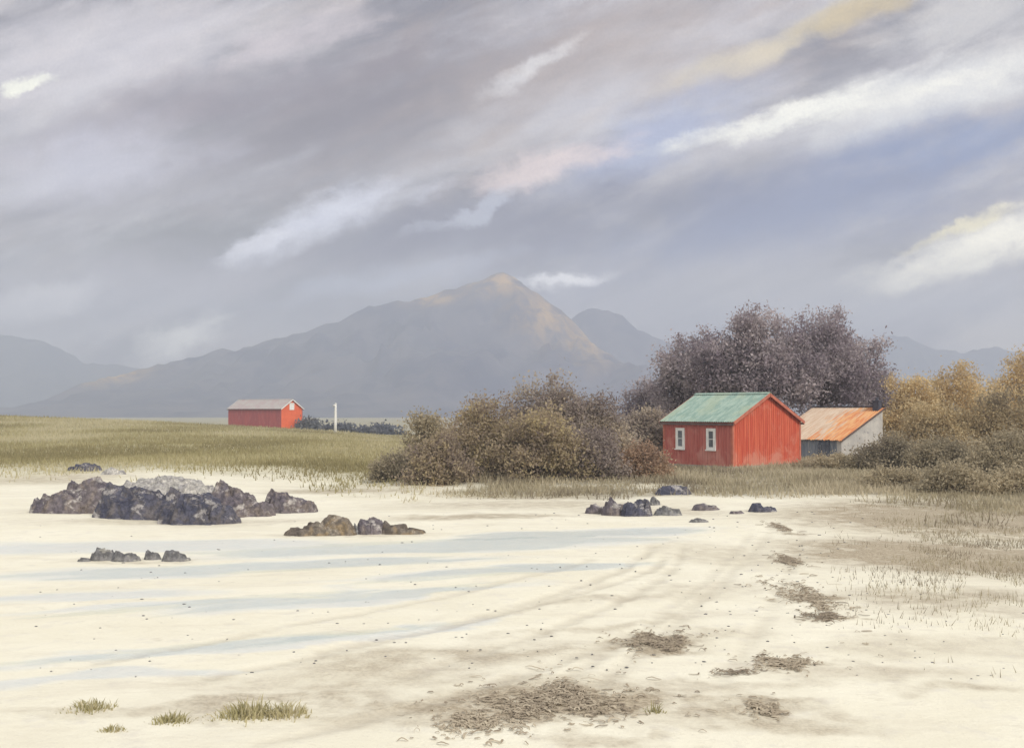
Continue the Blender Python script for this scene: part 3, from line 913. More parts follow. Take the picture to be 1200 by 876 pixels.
def lean_to():
    loc = (16.35, 54.6, hz(16.35, 54.6))
    W, L, lo, hi = 3.75, 4.2, 1.02, 2.55     # local x: depth of the pitch, local y: length
    root = empty('lean_to_shed', loc, A40)
    tag(root, 'low lean-to shed with rusty orange roof and limewashed end wall beside the red shed', 'shed')
    def top(x): return lo + (hi - lo) * x / W
    e = MB()                                  # limewashed end wall (y=0) and far end, as thick rendered walls with uneven tops
    for (y0, y1) in ((0, .25), (L - .25, L)):
        n = 10
        for i in range(n):
            a, b = W * i / n, W * (i + 1) / n
            j = 0.0
            e.hexa([(a, y0, -.5), (b, y0, -.5), (b, y1, -.5), (a, y1, -.5)], [(a, y0, top(a) - .03), (b, y0, top(b) - .03), (b, y1, top(b) - .03), (a, y1, top(a) - .03)])
    e.box(W - .25, W, .252, L - .252, -.5, hi - .14)
    e.build('end_wall', M['limewash'], root)
    f = MB()
    nb = 26
    for i in range(nb):
        a, b = .26 + (L - .52) * i / nb, .26 + (L - .52) * (i + 1) / nb
        if 3 <= i <= 7: continue
        f.box(.03 + rng.uniform(-.01, .01), .08, a + .006, b - .006, -.4 + rng.uniform(0, .04), lo - .05)
    f.box(.09, .12, .26, L - .26, -.4, lo - .06)
    f.build('plank_wall', M['blue_planks'], root)
    d = MB(); y0, y1 = .26 + (L - .52) * 3 / nb, .26 + (L - .52) * 8 / nb
    for i in range(5):
        a = y0 + (y1 - y0) * i / 5; b = y0 + (y1 - y0) * (i + 1) / 5
        d.box(.0, .03, a + .005, b - .005, -.3, lo - .10)
    d.box(-.025, -.001, y0 + .02, y1 - .02, .1, .19); d.box(-.025, -.001, y0 + .02, y1 - .02, lo - .3, lo - .21)
    dd = d.build('door', simple('door_planks', (.075, .085, .115), (.13, .14, .17), 2, .8, .2, stretch=(3, 3, .5), c3=(.45, .45, .44)), root)
    h = MB(); h.tube([(-.03, y0 + .1, .55), (-.07, y0 + .1, .57), (-.07, y0 + .1, .68), (-.03, y0 + .1, .70)], [.012] * 4, 6); h.build('handle', M['dark_iron'], dd)
    sl = Vector((W, 0, hi - lo)); n = Vector((-(hi - lo), 0, W)).normalized()
    ov = .16 / sl.length
    r = MB()
    r.sheet(Vector((0, -.12, lo)) - sl * ov, (0, L + .24, 0), sl * (1 + 2 * ov), n, 40, .016, .012, nv=6, rag=.02)
    r.build('roof', M['rust_roof'], root)
    rc = MB(); p = Vector((W, 0, hi)) + sl * ov + n * .04
    rc.box(p.x - .10, p.x + .05, -.14, L + .14, p.z - .015, p.z + .035)
    rc.build('ridge_flashing', M['dark_iron'], root)
    v = MB(); v.beam(Vector((-.1, -.13, lo - .06)), Vector((W + .1, -.13, hi + .02)), .025, .09, up=n); v.build('bargeboard', M['trim_dark'], root)
    ch = MB()
    ch.box(W - .36, W - .04, .02, .36, hi - .25, hi + .36); ch.box(W - .40, W + .0, -.02, .40, hi + .363, hi + .42)
    ch = ch.build('chimney', M['dark_iron'], root)
    pt = MB(); pt.tube([(W - .2, .19, hi + .40), (W - .2, .19, hi + .56)], [.09, .075], 12); pt.build('chimney_pot', M['dark_iron'], ch)
    return root


lean_to()

# white post on the crest
pp = at(393, 507, 150)
pz = hz(pp[0], pp[1])
wp = empty('white_post', (pp[0], pp[1], pz))
tag(wp, 'tall white post with a short bent arm, right of the far red shed', 'post')
b = MB(); b.tube([(0, 0, -.3), (0, 0, 1.5), (.02, 0, 3.4), (.02, 0, 3.9)], [.21, .19, .15, .13], 10); b.build('shaft', M['white_paint'], wp, smooth=True)
b = MB(); b.tube([(.02, 0, 3.78), (-.18, 0, 3.74), (-.36, 0, 3.55)], [.13, .11, .08], 8); b.build('arm', M['white_paint'], wp, smooth=True)
b = MB(); b.tube([(.02, 0, 3.89), (.02, 0, 3.98), (.02, 0, 4.05)], [.17, .15, .03], 10); b.build('cap', M['white_paint'], wp, smooth=True)


# ------------------------------------------------------------------ rocks
def ico(sub):
    import bmesh
    bm = bmesh.new(); bmesh.ops.create_icosphere(bm, subdivisions=sub, radius=1)
    V = np.array([v.co[:] for v in bm.verts]); Fc = np.array([[v.index for v in f.verts] for f in bm.faces]); bm.free()
    return V, Fc


def rock(px0, px1, pytop, pybase, mt, label, group, seed, depth=.75, prof=None, tilt=0.0, fine=1.0):
    """a crag: split into tilted facets; prof = heights along its length, 0..1"""
    r = np.random.default_rng(seed)
    g = gnd((px0 + px1) / 2, pybase)
    Y = g[1]; dp = max(span(px0, px1, Y) * depth, 1.1 * (ztop(pytop, Y) - g[2]))
    Yc = Y + dp * .42
    x = ((px0 + px1) / 2 - 600) / F * Yc
    w = span(px0, px1, Yc)
    z0 = hz(x, Yc)
    h = max(.05, ztop(pytop, Yc) - z0)
    big = w > 1.2
    nr, nt = (60, 200) if big else (26, 80)
    ang = np.linspace(0, 2 * PI, nt, endpoint=False)
    out = 1 + .16 * fbm(np.cos(ang) * 1.6 + seed * 3.1, np.sin(ang) * 1.6, o=4, seed=seed)
    rr = np.linspace(0, 1, nr) ** .8
    R, T = np.meshgrid(rr, ang, indexing='ij')
    u = R * np.cos(T) * out; v = R * np.sin(T) * out
    u, v, R = u.ravel(), v.ravel(), R.ravel()
    uw = u + .10 * fbm(u * 3 + seed, v * 3, o=3, seed=seed + 1); vw = v + .10 * fbm(u * 3, v * 3 + seed, o=3, seed=seed + 2)
    P = prof or (.55, .8, 1, .85, .6)
    xs = np.linspace(-.9, .9, len(P))
    z = np.full_like(u, -.05)
    asp = dp / w
    nb = 15 if big else 5
    for b in range(nb):
        ub = (b + .5) / nb * 1.7 - .85 + r.normal(0, .06); vb = r.normal(0, .30) * math.sqrt(max(.05, 1 - ub * ub))
        hb = float(np.interp(ub, xs, P)) * r.uniform(.72, 1.04) * (1 - .25 * abs(vb))
        tu, tv = r.normal(-.12, .30), r.normal(-.10, .30)
        zb = hb + (uw - ub) * tu * 1.6 + (vw - vb) * tv
        n_s = r.integers(5, 8); a0 = r.uniform(0, 2 * PI)
        for q in range(n_s):
            a = a0 + 2 * PI * q / n_s + r.normal(0, .25)
            rad = r.uniform(.16, .36) if big else r.uniform(.35, .7)
            sl = r.uniform(1.6, 4.5)
            dd = (uw - ub) * math.cos(a) + (vw - vb) * math.sin(a) * asp * 1.5
            zb = np.minimum(zb, hb * r.uniform(.85, 1.0) + sl * (rad * .8 - dd))
        z = np.maximum(z, zb)
    edge = np.clip((1 - R ** 5), 0, 1)
    z = np.minimum(z, 3.2 * (1 - R) + .02)
    z = z + edge * .05 * fine * fbm(u * w * 2.2 + seed, v * dp * 2.2, o=5, seed=seed + 5, gain=.62)
    st = (z * 6 + .8 * uw + .4 * vw) % 1.0
    z = z + edge * .03 * (sm(0, .25, st) - st)
    zi = z[R < .95]
    z = np.where(R > .985, -.25 / h, np.maximum(z, -.05) / zi.max())
    V = np.stack([u * w / 2, v * dp / 2, z * h], 1)
    i, j = np.meshgrid(np.arange(nr - 1), np.arange(nt), indexing='ij')
    a = i * nt + j; b = i * nt + (j + 1) % nt
    Q = np.stack([a, a + nt, b + nt, b], -1).reshape(-1, 4)
    o = np_mesh('rock', V, Q, mt, smooth=False)
    o.location = (x, Yc, z0 - .02)
    tag(o, label, group and 'rock', group)
    return o


RG = 'dark rocks of the large outcrop on the left'
rock(32, 142, 556, 602, M['rock_purple'], 'long purple-grey rock with a low tail, left end of the large outcrop', RG, 1, prof=(.18,.3,.55,.85,1,.7), depth=.5)
rock(112, 216, 563, 609, M['rock_navy'], 'darkest navy rock of the large outcrop, second from its left end', RG, 2, prof=(.7,1,.95,.8,.5), depth=.55)
rock(140, 262, 555, 590, M['rock_pale'], 'pale grey rock lying behind the middle of the large outcrop', RG, 3, prof=(.6,.9,1,.9,.7,.4), depth=.5)
rock(190, 284, 568, 615, M['rock_navy'], 'blue-grey rock reaching furthest forward from the large outcrop', RG, 4, prof=(.8,1,.8,.7,.5,.25), depth=.6)
rock(240, 324, 560, 607, M['rock_purple'], 'brown-purple rock leaning in the right half of the outcrop', RG, 5, prof=(.75,1,.9,.65,.4,.25), depth=.6)
rock(302, 376, 571, 601, M['rock_purple'], 'low wedge shaped rock tapering off at the right end of the outcrop', RG, 6, prof=(.9,1,.75,.55,.3), depth=.55)
rock(250, 274, 597, 608, M['rock_navy'], 'small navy stone at the front foot of the large outcrop', RG, 7, depth=.8)
rock(82, 120, 541, 552, M['rock_navy'], 'flat dark stone at the meadow edge above the large outcrop', RG, 8, depth=.6)
rock(120, 150, 546, 556, M['rock_pale'], 'pale flat stone at the meadow edge above the navy rock', RG, 9, depth=.6)
RG = 'brown rocks in the middle of the sand flat'
rock(332, 418, 601, 628, M['rock_brown'], 'wide rusty brown rock with a low left tail on the sand flat', RG, 11, prof=(.2,.4,.6,.95,1,.8), depth=.5)
rock(408, 424, 611, 626, M['rock_grey'], 'small grey stone wedged beside the rusty brown rock', RG, 12)
rock(418, 452, 604, 626, M['rock_purple'], 'darkest upright rock between the brown rocks on the sand flat', RG, 13, prof=(.6,1,.8,.9,.5), depth=.6)
rock(444, 500, 608, 626, M['rock_brown'], 'low olive-brown rock at the right end of the brown rocks', RG, 14, prof=(.8,1,.6,.5,.3), depth=.5)
RG = 'small grey stones on the wet sand at left'
rock(93, 109, 651, 658, M['rock_grey'], 'tiniest grey stone at the left end of the row on wet sand', RG, 21)
rock(107, 139, 639, 657, M['rock_grey'], 'tallest grey stone of the row on the wet sand', RG, 22, depth=.6)
rock(133, 168, 643, 658, M['rock_grey'], 'slanting grey stone right of the tallest on the wet sand', RG, 23, prof=(.7,1,.8,.6), depth=.6)
rock(169, 191, 642, 656, M['rock_grey'], 'narrow grey stone with clear sand on both sides', RG, 24, prof=(1,.8,.4), depth=.6)
rock(189, 226, 643, 658, M['rock_grey'], 'grey stone with a flat tail at the right end of the row', RG, 25, prof=(.6,1,.9,.4,.2), depth=.6)
RG = 'dark stones on the sand below the red shed'
rock(684, 712, 588, 602, M['rock_purple'], 'leftmost flat dark stone of the heap below the shed', RG, 31, depth=.6)
rock(703, 738, 580, 604, M['rock_purple'], 'larger purple stone in the left of the heap below the shed', RG, 32, depth=.7)
rock(730, 766, 583, 605, M['rock_navy'], 'biggest dark stone in the middle of the heap below the shed', RG, 33, prof=(.5,.8,.7,1,.6), depth=.7)
rock(759, 774, 580, 592, M['rock_grey'], 'small grey triangular stone poking up behind the heap', RG, 34, prof=(.3,1,.3))
rock(766, 800, 591, 604, M['rock_grey'], 'flat grey stone at the right end of the heap below the shed', RG, 35, depth=.5)
rock(768, 812, 567, 580, M['rock_navy'], 'dark slab of stone in the grass edge beneath the windows', RG, 36, depth=.5)
rock(808, 842, 588, 598, M['rock_purple'], 'flat dark stone lying alone below the shed corner', RG, 37, prof=(1,.8,.6,.3), depth=.5)
rock(875, 912, 588, 600, M['rock_navy'], 'dark pointed stone below the gable wall', RG, 38, prof=(.9,1,.7,.4,.2), depth=.5)
rock(852, 872, 597, 602, M['rock_purple'], 'thin flat stone left of the pointed one below the gable', RG, 39, depth=.5)
rock(806, 830, 605, 612, M['rock_grey'], 'small stone on open sand lowest below the shed', RG, 40, depth=.5)

# ------------------------------------------------------------------ grasses (nobody could count the blades)
GM = foliage_mat('meadow_blades', [(.27, .23, .115), (.35, .305, .155), (.45, .395, .22), (.55, .49, .32)], .3)
GD = foliage_mat('dune_blades', [(.25, .21, .155), (.34, .29, .20), (.43, .375, .255), (.54, .47, .34)], .3)


def blades(name, x, y, hgt, wid, mt, label, tint):
    n = len(x)
    z = H(x, y)
    a = rng.uniform(0, 2 * PI, n)
    dx, dy = np.cos(a) * wid / 2, np.sin(a) * wid / 2
    lx, ly = rng.normal(0, .35, n) * hgt, rng.normal(0, .35, n) * hgt
    V = np.stack([np.stack([x - dx, y - dy, z - .02], 1), np.stack([x + dx, y + dy, z - .02], 1), np.stack([x + lx, y + ly, z + hgt], 1)], 1).reshape(-1, 3)
    o = np_mesh(name, V, np.arange(3 * n).reshape(n, 3), mt, attrs={'tint': np.repeat(tint, 3)}, k=3)
    tag(o, label, 'grass', kind='stuff')
    return o


def scatter(n, p0, p1, y0, y1, keep):
    px = rng.uniform(p0, p1, n); Y = np.exp(rng.uniform(math.log(y0), math.log(y1), n))
    x = (px - 600) / F * Y
    k = keep(x, Y, px)
    return x[k], Y[k]


def kp(x, y, px):
    d = y - grass_edge(x, y) + fbm(x * .35, y * .35, o=5, seed=21) * 2.6
    return rng.uniform(0, 1, len(x)) < sm(-np.interp(px, [0, 420, 560], [7, 6, 2.0]), np.interp(px, [0, 420, 560], [11, 9, 4.0]), d)


x, y = scatter(150000, -560, 500, 30, 158, lambda x, y, px: kp(x, y, px) & (rng.uniform(0, 1, len(x)) < sm(-560, -300, px)))
t = np.clip(.5 + .55 * fbm(x * .12, y * .05, o=3, seed=81) + rng.normal(0, .15, len(x)), 0, 1)
blades('meadow_grass', x, y, rng.uniform(.06, .20, len(x)) * (1 + y / 160), .02 + y * .0007, GM, 'short olive green grass covering the flat meadow', t)


def in_shed(x, y):
    def loc(cx, cy):
        u = (x - cx) * math.cos(A40) + (y - cy) * math.sin(A40); v = -(x - cx) * math.sin(A40) + (y - cy) * math.cos(A40)
        return u, v
    u, v = loc(9.16, 45.7); a = (u > -.12) & (u < 4.75) & (v > -.12) & (v < 3.9)
    u, v = loc(16.35, 54.6); return a | ((u > -.1) & (u < 3.85) & (v > -.1) & (v < 4.3))


def kp2(x, y, px):
    return kp(x, y, px) & ~in_shed(x, y) & (rng.uniform(0, 1, len(x)) < 1 - sm(1500, 2100, px)) & (rng.uniform(0, 1, len(x)) < .35 + .65 * sm(-.2, .3, fbm(x * .5, y * .5, o=3, seed=88)))


x, y = scatter(300000, 470, 2100, 17, 62, kp2)
t = np.clip(.5 + .6 * fbm(x * .4, y * .4, o=3, seed=83) + rng.normal(0, .15, len(x)), 0, 1)
hgt = rng.uniform(.05, .26, len(x)) * (1 + .5 * fbm(x * .4, y * .4, o=2, seed=84))
blades('dune_grass', x, y, hgt, .02 + y * .0006, GD, 'rough brown-olive grass between the sheds and the sand', t)


# sparse grass spilling over the right-hand sand
def kp3(x, y, px):
    f = fbm(x * 1.1, y * .8, o=5, seed=91, gain=.65) + .45 * np.exp(-(((px - 1110) / 110) ** 2 + ((y - 21) / 4.5) ** 2))
    return rng.uniform(0, 1, len(x)) < sm(-.1, .55, f) * np.clip((px - 960) / 160, 0, 1) * (1 - sm(1350, 1880, px)) * sm(9, 24, y)


x, y = scatter(150000, 940, 1900, 9, 31, kp3)
t = np.clip(.35 + .4 * fbm(x * .7, y * .7, o=3, seed=93) + rng.normal(0, .12, len(x)), 0, 1)
blades('sparse_grass', x, y, rng.uniform(.015, .11, len(x)), .008 + y * .0003, GD, 'thin dry grass scattered on the sand at right', t)


# ------------------------------------------------------------------ tufts and seaweed on the sand
def tuft(px, py, wpx, hpx, n, mt, label, group, tm=(0, 1), cat='grass tuft', name='grass_tuft'):
    g = gnd(px, py)
    w = span(0, wpx, g[1]); h = span(0, hpx * .8, g[1])
    root_n = n
    ux = rng.normal(0, .24, n) * w; uy = rng.normal(0, .22, n) * w * .7
    hh = h * rng.uniform(.35, 1.1, n) * np.exp(-(ux / (w * .5)) ** 2)
    z = H(g[0] + ux, g[1] + uy) - g[2] - .01
    a = rng.uniform(0, 2 * PI, n); n = int(n * 1.6); ux = rng.normal(0, .26, n) * w; uy = rng.normal(0, .26, n) * w * .7
    hh = h * rng.uniform(.25, 1.0, n) * np.exp(-(ux / (w * .5)) ** 2); z = H(g[0] + ux, g[1] + uy) - g[2] - .01
    a = rng.uniform(0, 2 * PI, n); wd = .0022 + .0004 * g[1]
    bend = np.stack([ux / w * 1.2 + rng.normal(0, .35, n), rng.normal(0, .4, n)], 1) * hh[:, None]
    P0 = np.stack([ux, uy, z], 1); sd = np.stack([np.cos(a), np.sin(a), 0 * a], 1) * wd
    P1 = P0 + np.stack([bend[:, 0] * .35, bend[:, 1] * .35, hh * .6], 1)
    P2 = P0 + np.stack([bend[:, 0], bend[:, 1], hh], 1)
    V = np.stack([P0 - sd, P0 + sd, P1 + sd * .8, P1 - sd * .8, P2], 1).reshape(-1, 3)
    i = np.arange(n) * 5
    Q = np.concatenate([np.stack([i, i + 1, i + 2], 1), np.stack([i, i + 2, i + 3], 1), np.stack([i + 3, i + 2, i + 4], 1)])
    t = np.clip(tm[0] + (tm[1] - tm[0]) * rng.uniform(0, 1, n), 0, 1)
    o = empty(name, g)
    np_mesh('leaves', V, Q, mt, o, attrs={'tint': np.repeat(t, 5)}, k=3)
    tag(o, label, cat, group)
    return o


SW = foliage_mat('dry_seaweed', [(.22, .18, .14), (.31, .255, .19), (.41, .345, .26), (.52, .45, .34)], .1)


def wrack(px, py, wpx, dpx, n, label, seed, tm=(0, 1)):
    """a drift of dry seaweed: flat curled ribbons lying on the sand"""
    g = gnd(px, py); g2 = gnd(px, py - dpx / 2)
    w = span(0, wpx, g[1]) / 2; d = max(.12, abs(g2[1] - g[1]))
    V, Q, T = [], [], []
    for k in range(n * 3):
        r = rng.normal(0, .42 if rng.uniform() < .8 else .85, 2); r[1] += .35 * math.sin(r[0] * 5 + seed)
        cx, cy = r[0] * w, r[1] * d + r[0] * w * .15
        a = rng.normal(0, .5); ln = min(.30, float(rng.lognormal(-2.75, .55))) * (.6 + g[1] / 22); wd = rng.uniform(.003, .010) * (.6 + g[1] / 20)
        cur = rng.normal(0, 2.2); m = 6
        t = rng.uniform(tm[0], tm[1])
        lift = rng.uniform(.002, .018)
        b0 = len(V)
        for i in range(m):
            s = i / (m - 1) - .5
            aa = a + cur * s
            x = cx + math.cos(aa) * ln * s; y = cy + math.sin(aa) * ln * s
            z = .006 + lift * (1 - (2 * s) ** 2) * (1 + .5 * math.sin(k + i))
            nx, ny = -math.sin(aa) * wd, math.cos(aa) * wd
            ww = 1 - (2 * s) ** 4 * .8
            V += [(x - nx * ww, y - ny * ww, z), (x + nx * ww, y + ny * ww, z + wd * .5)]; T += [t, t]
        for i in range(m - 1):
            q = b0 + 2 * i; Q.append((q, q + 1, q + 3, q + 2))
    V = np.array(V); V[:, 2] += H(V[:, 0] + g[0], V[:, 1] + g[1]) - g[2]
    o = empty('seaweed', g)
    np_mesh('fronds', V, np.array(Q), SW, o, attrs={'tint': np.array(T)})
    tag(o, label, 'seaweed', 'drifts of dry seaweed on the sand')
    return o


wrack(650, 822, 170, 40, 420, 'largest brown seaweed drift, low in the middle of the sand', 1, (.1, .9))
wrack(555, 847, 80, 26, 120, 'thin seaweed drift trailing off the lower left of the largest one', 2, (.3, 1))
wrack(770, 752, 80, 18, 170, 'dark streaky seaweed drift above and right of the largest one', 3, (0, .7))
wrack(920, 777, 70, 14, 110, 'grey seaweed wisps on the pale sand right of the streaky drift', 4, (.2, .9))
wrack(945, 700, 60, 34, 170, 'brown seaweed drift slanting down in the line below the gable', 5, (.1, .9))
wrack(966, 723, 44, 8, 60, 'small dark seaweed knot at the lower end of the slanting drift', 6, (0, .4))
wrack(925, 657, 34, 12, 80, 'small brown seaweed clump higher in the line below the gable', 7, (0, .7))
wrack(915, 618, 16, 10, 40, 'smallest seaweed scrap just below the grass edge and gable', 8, (0, .7))
wrack(895, 832, 46, 20, 70, 'faint seaweed patch near the bottom under the grey wisps', 9, (.3, 1))
wrack(860, 788, 60, 4, 24, 'thin single strand line of seaweed left of the grey wisps', 10, (0, .5))
GT = 'olive grass tufts at the lower left of the sand'
TM = foliage_mat('olive_tuft', [(.30, .27, .14), (.40, .36, .19), (.50, .44, .26), (.58, .52, .36)], .3)
tuft(105, 830, 60, 18, 130, TM, 'sparse olive tuft at the far lower left of the sand', GT)
tuft(200, 845, 46, 17, 120, TM, 'short brown-olive tuft left of the fullest one', GT, (0, .6))
tuft(290, 838, 76, 26, 260, TM, 'fullest olive grass tuft at the lower left of the sand', GT)
tuft(335, 838, 60, 24, 150, TM, 'greyer loose tuft joined to the right of the fullest one', GT, (.4, 1))
tuft(132, 856, 30, 14, 60, TM, 'tiny tuft nearest the bottom edge at lower left', GT)
tuft(766, 834, 26, 20, 26, TM, 'wispy dry tuft right of the largest seaweed drift', GT, (0, .4))


# loose grit and small pebbles
def grit():
    n = 380
    px = rng.normal(860, 150, n); py = rng.uniform(603, 800, n)
    px[:260] = rng.uniform(40, 1180, 260)
    V, Fc = ico(1)
    VV, FF = [], []
    for i in range(n):
        d = ray(px[i], py[i]); Y = EYE / -d[2] * d[1]; x = d[0] / d[1] * Y
        s = rng.uniform(.004, .014) * (.5 + Y / 20)
        P = V * np.array([s * rng.uniform(.8, 1.7), s * rng.uniform(.7, 1.3), s * .55]) * (1 + rng.normal(0, .08, (len(V), 1)))
        VV.append(P + np.array([x, Y, hz(x, Y) + s * .2])); FF.append(Fc + i * len(V))
    o = np_mesh('gravel', np.concatenate(VV), np.concatenate(FF), M['rock_grey'], k=3, smooth=True)
    tag(o, 'fine grey grit sprinkled over the pale sand', 'gravel', kind='stuff')


grit()


# ------------------------------------------------------------------ air
def haze():
    b = MB(); b.box(-2450, 2450, -2400, 2450, -8.2, 235)
    m = bpy.data.materials.new('haze_air'); m.use_nodes = True
    t = NT(m.node_tree); m.node_tree.nodes.clear()
    v = t.new('ShaderNodeVolumePrincipled', {'Color': (.645, .71, .855), 'Density': HAZE_D, 'Anisotropy': 0.0})
    ou = t.new('ShaderNodeOutputMaterial'); t.l.new(v.outputs[0], ou.inputs['Volume'])
    o = b.build('haze', m)
    tag(o, 'thin grey-blue mist filling the air towards the mountain', 'haze', kind='stuff')


HAZE_D = .00088
haze()

# ------------------------------------------------------------------ sky
SUN_EL = math.radians(37)
sun_to = Vector((.60, -.78, 0)).normalized() * math.cos(SUN_EL) + Vector((0, 0, math.sin(SUN_EL)))


def make_world():
    w = bpy.data.worlds.new('World'); sc.world = w; w.use_nodes = True
    t = NT(w.node_tree); w.node_tree.nodes.clear()
    ST = .1
    sky = t.new('ShaderNodeTexSky', sky_type='NISHITA', sun_disc=False)
    sky.sun_elevation = SUN_EL; sky.sun_rotation = math.atan2(sun_to.x, sun_to.y)
    d = t.new('ShaderNodeTexCoord').outputs['Generated']
    s = t.new('ShaderNodeSeparateXYZ', {'Vector': d})
    dx, dy, dz = s.outputs
    front = t.ramp(dy, .12, .35)
    iy = t.math('DIVIDE', F, t.math('MAXIMUM', dy, .12))
    A = t.math('ADD', t.math('MULTIPLY', dx, iy), 600.0)      # azimuth tangent, in photo pixels
    E = t.math('SUBTRACT', 480.0, t.math('MULTIPLY', dz, iy))  # elevation tangent
    base = t.new('ShaderNodeCombineXYZ', {'X': A, 'Y': E, 'Z': 0.0}).outputs[0]
    # warp so that every edge is torn by the wind
    def warp(v, sc_, amp, det=5, stretch=(1, 1, 1)):
        nd = t.new('ShaderNodeTexNoise', {'Vector': t.mapping(v, stretch), 'Scale': sc_, 'Detail': det, 'Roughness': .62})
        off = t.new('ShaderNodeVectorMath', {0: nd.outputs['Color'], 1: (.5, .5, .5)}, operation='SUBTRACT').outputs[0]
        off = t.new('ShaderNodeVectorMath', {0: off, 1: amp}, operation='MULTIPLY').outputs[0]
        return t.new('ShaderNodeVectorMath', {0: v, 1: off}, operation='ADD').outputs[0]
    slant = t.mapping(base, rot=(0, 0, math.radians(20)))
    P = warp(base, .005, (190, 80, 0), 7)
    P = warp(P, .035, (26, 16, 0), 4)

    def L(c, g=1.0, cy=None):
        v = [x for x in lin(c)]
        if cy is not None:                        # what must stand behind the mist to look like this through it
            e = math.atan(max(2.0, 480 - cy) / F)
            T = math.exp(-HAZE_D * min(235 / math.sin(e), 2450 / math.cos(e)))
            T = max(T, .22)
            v = [max(.03, (x - hc * (1 - T)) / T) for x, hc in zip(v, HAZE_C)]
        return tuple(x * g / K / ST for x in v)
    str1 = t.noise(t.mapping(slant, (.0022, .0095, 1)), 1.0, 8, .58, .4)
    str2 = t.noise(t.mapping(slant, (.006, .02, 1), loc=(7, 3, 0)), 1.0, 7, .6, .3)
    c = t.mix(t.ramp(str1, .32, .68), L((156, 156, 167), 1, 190), L((199, 197, 204), 1, 190))
    c = t.mix(t.math('MULTIPLY', t.ramp(str2, .45, .70), .5), c, L((188, 180, 181), 1, 190))
    fine = t.noise(t.mapping(slant, (.03, .06, 1)), 1.0, 6, .65)
    B = [  # cx, cy, half length, half width, angle, colour, strength, softness
        (90, 70, 220, 80, 12, (212, 209, 217), .75, 1), (420, 130, 340, 64, 18, (147, 144, 155), .85, 1), (700, 70, 240, 60, 22, (186, 176, 176), .6, 1),
        (200, 125, 220, 34, 16, (156, 151, 163), .7, 1), (950, 235, 300, 62, 15, (150, 157, 182), .85, 1), (760, 165, 130, 34, 26, (172, 182, 212), .7, 1),
        (560, 265, 260, 44, 10, (146, 150, 167), .8, 1), (230, 285, 150, 40, 8, (148, 145, 162), .75, 1), (1160, 155, 130, 30, 10, (148, 160, 192), .7, 1),
        (150, 340, 200, 40, 8, (182, 181, 192), .6, 1), (1000, 345, 260, 50, 4, (190, 190, 197), .6, 1), (100, 195, 130, 40, 10, (206, 206, 220), .7, 1),
        (340, 45, 95, 24, 20, (208, 201, 208), .7, .7), (20, 97, 36, 8, 15, (246, 246, 236), .9, .5), (622, 84, 62, 11, 30, (220, 218, 222), .7, .8),
        (645, 190, 85, 20, 17, (220, 208, 210), .8, .5), (372, 262, 120, 25, 22, (210, 212, 225), .85, .8), (300, 285, 60, 14, 16, (214, 215, 226), .7, .6),
        (1090, 105, 190, 36, 14, (224, 224, 226), .85, .7), (935, 132, 125, 16, 14, (242, 241, 236), .85, .6), (1100, 100, 110, 12, 16, (240, 238, 233), .7, .9),
        (1150, 20, 110, 40, 10, (216, 214, 216), .7, .8), (915, 38, 130, 15, 23, (220, 210, 192), .7, 1), (1000, 10, 80, 13, 18, (202, 187, 160), .7, 1),
        (1150, 290, 120, 26, 18, (236, 233, 226), .9, .8), (1120, 272, 60, 7, 20, (236, 228, 200), .6, .8), (205, 398, 52, 22, 24, (226, 225, 226), .8, .8),
        (50, 355, 60, 18, 14, (212, 211, 218), .6, .6), (662, 322, 62, 9, 10, (224, 224, 230), .85, .6), (560, 238, 50, 10, 25, (196, 200, 214), .6, .5),
        (450, 330, 120, 16, 14, (186, 190, 205), .5, .7), (1180, 400, 60, 40, 10, (216, 210, 206), .5, 1)]
    for (cx, cy, hl, hw, a, colr, st, soft) in B:
        q = t.mapping(P, scale=(hl, hw, 1), rot=(0, 0, math.radians(-a)), loc=(cx, cy, 0), typ='TEXTURE')
        ln = t.new('ShaderNodeVectorMath', {0: q}, operation='LENGTH').outputs['Value']
        tear = t.math('MULTIPLY_ADD', str2, 1.9, t.math('MULTIPLY', fine, .8))
        f = t.ramp(t.math('ADD', t.math('SUBTRACT', .95, ln), t.math('SUBTRACT', tear, 1.35)), -.12 - .55 * soft, .12 + .75 * soft, 0, st)
        f = t.math('MULTIPLY', f, front)
        c = t.mix(f, c, L(colr, 1, cy))
    mot = t.noise(t.mapping(slant, (.012, .028, 1), loc=(3, 9, 0)), 1.0, 9, .72, .6)
    mo = [t.ramp(mot, .25, .75, 1 - q, 1 + q, False) for q in (.17, .16, .12)]
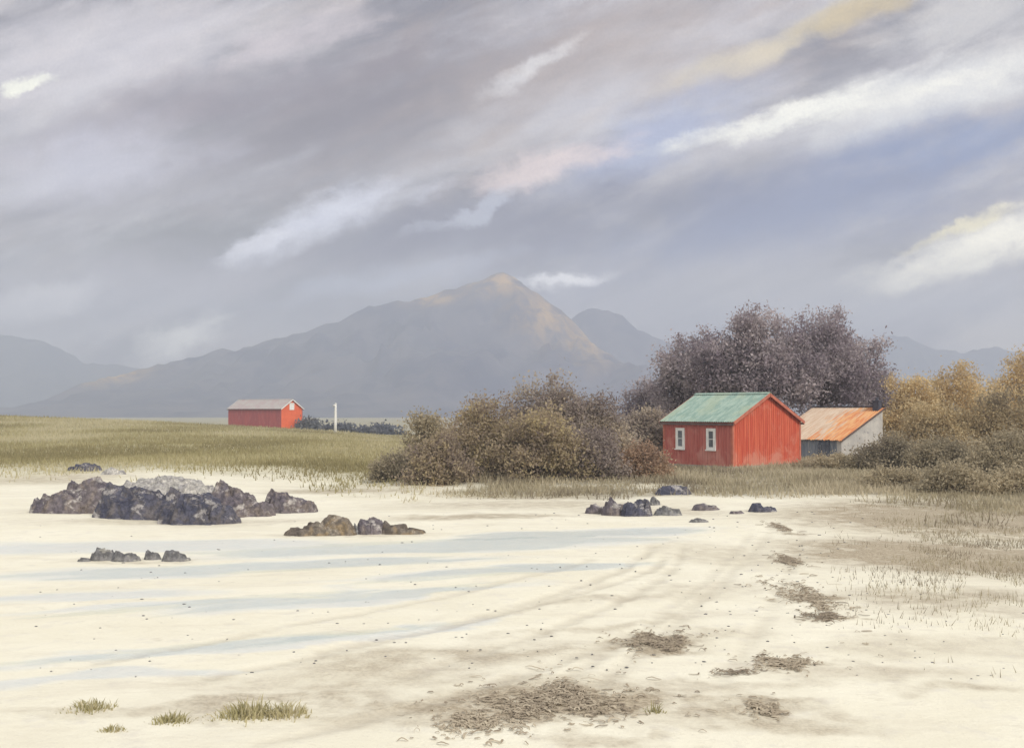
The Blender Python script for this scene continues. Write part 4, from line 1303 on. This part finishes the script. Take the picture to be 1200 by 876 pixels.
    c = t.mix(front, c, t.mix(1.0, c, t.new('ShaderNodeCombineColor', {'Red': mo[0], 'Green': mo[1], 'Blue': mo[2]}).outputs[0], 'MULTIPLY'))
    # fine paper-like grain laid over the sky colour
    gr = t.noise(base, .30, 3, .7)
    c = t.mix(1.0, c, t.new('ShaderNodeCombineColor', {'Red': t.ramp(gr, .2, .8, .86, 1.14, False), 'Green': t.ramp(gr, .2, .8, .86, 1.14, False), 'Blue': t.ramp(gr, .2, .8, .89, 1.11, False)}).outputs[0], 'MULTIPLY')
    # unseen sky overhead and behind the viewer, brightened as added fill light
    up = t.ramp(dz, .40, .85); bk = t.ramp(dy, .1, -.6)
    c = t.mix(bk, c, L((236, 234, 228), BCK))
    c = t.mix(up, c, L((236, 234, 230), ZEN))
    c = t.mix(t.math('MULTIPLY', t.ramp(str1, .5, .8), .12), c, sky.outputs[0])
    bg = t.new('ShaderNodeBackground', {'Color': c, 'Strength': ST})
    ou = t.new('ShaderNodeOutputWorld'); t.l.new(bg.outputs[0], ou.inputs['Surface'])


ZEN = 1.0
BCK = 1.7
HAZE_C = (.415, .425, .485)
make_world()

sl = bpy.data.lights.new('sun', 'SUN'); sl.energy = 1.5; sl.angle = math.radians(14); sl.color = (1, .955, .88)
so = bpy.data.objects.new('sun', sl); COL.objects.link(so)
so.rotation_euler = sun_to.to_track_quat('Z', 'Y').to_euler()
so.location = (20, -20, 40)

# ------------------------------------------------------------------ camera
cd = bpy.data.cameras.new('camera'); cam = bpy.data.objects.new('camera', cd); COL.objects.link(cam)
cd.sensor_width = 36; cd.sensor_fit = 'HORIZONTAL'; cd.lens = 36 * F / 1200
cd.clip_start = .1; cd.clip_end = 12000
cam.location = (0, 0, EYE); cam.rotation_euler = (PI / 2 + PITCH, 0, 0)
sc.camera = cam

vs = sc.view_settings
vs.view_transform = 'Standard'; vs.look = 'None'; vs.exposure = EXPO; vs.gamma = 1
vs.use_curve_mapping = False
cy = sc.cycles
cy.use_denoising = True
cy.max_bounces = 8; cy.diffuse_bounces = 5; cy.glossy_bounces = 2; cy.transmission_bounces = 3; cy.volume_bounces = 1; cy.transparent_max_bounces = 8
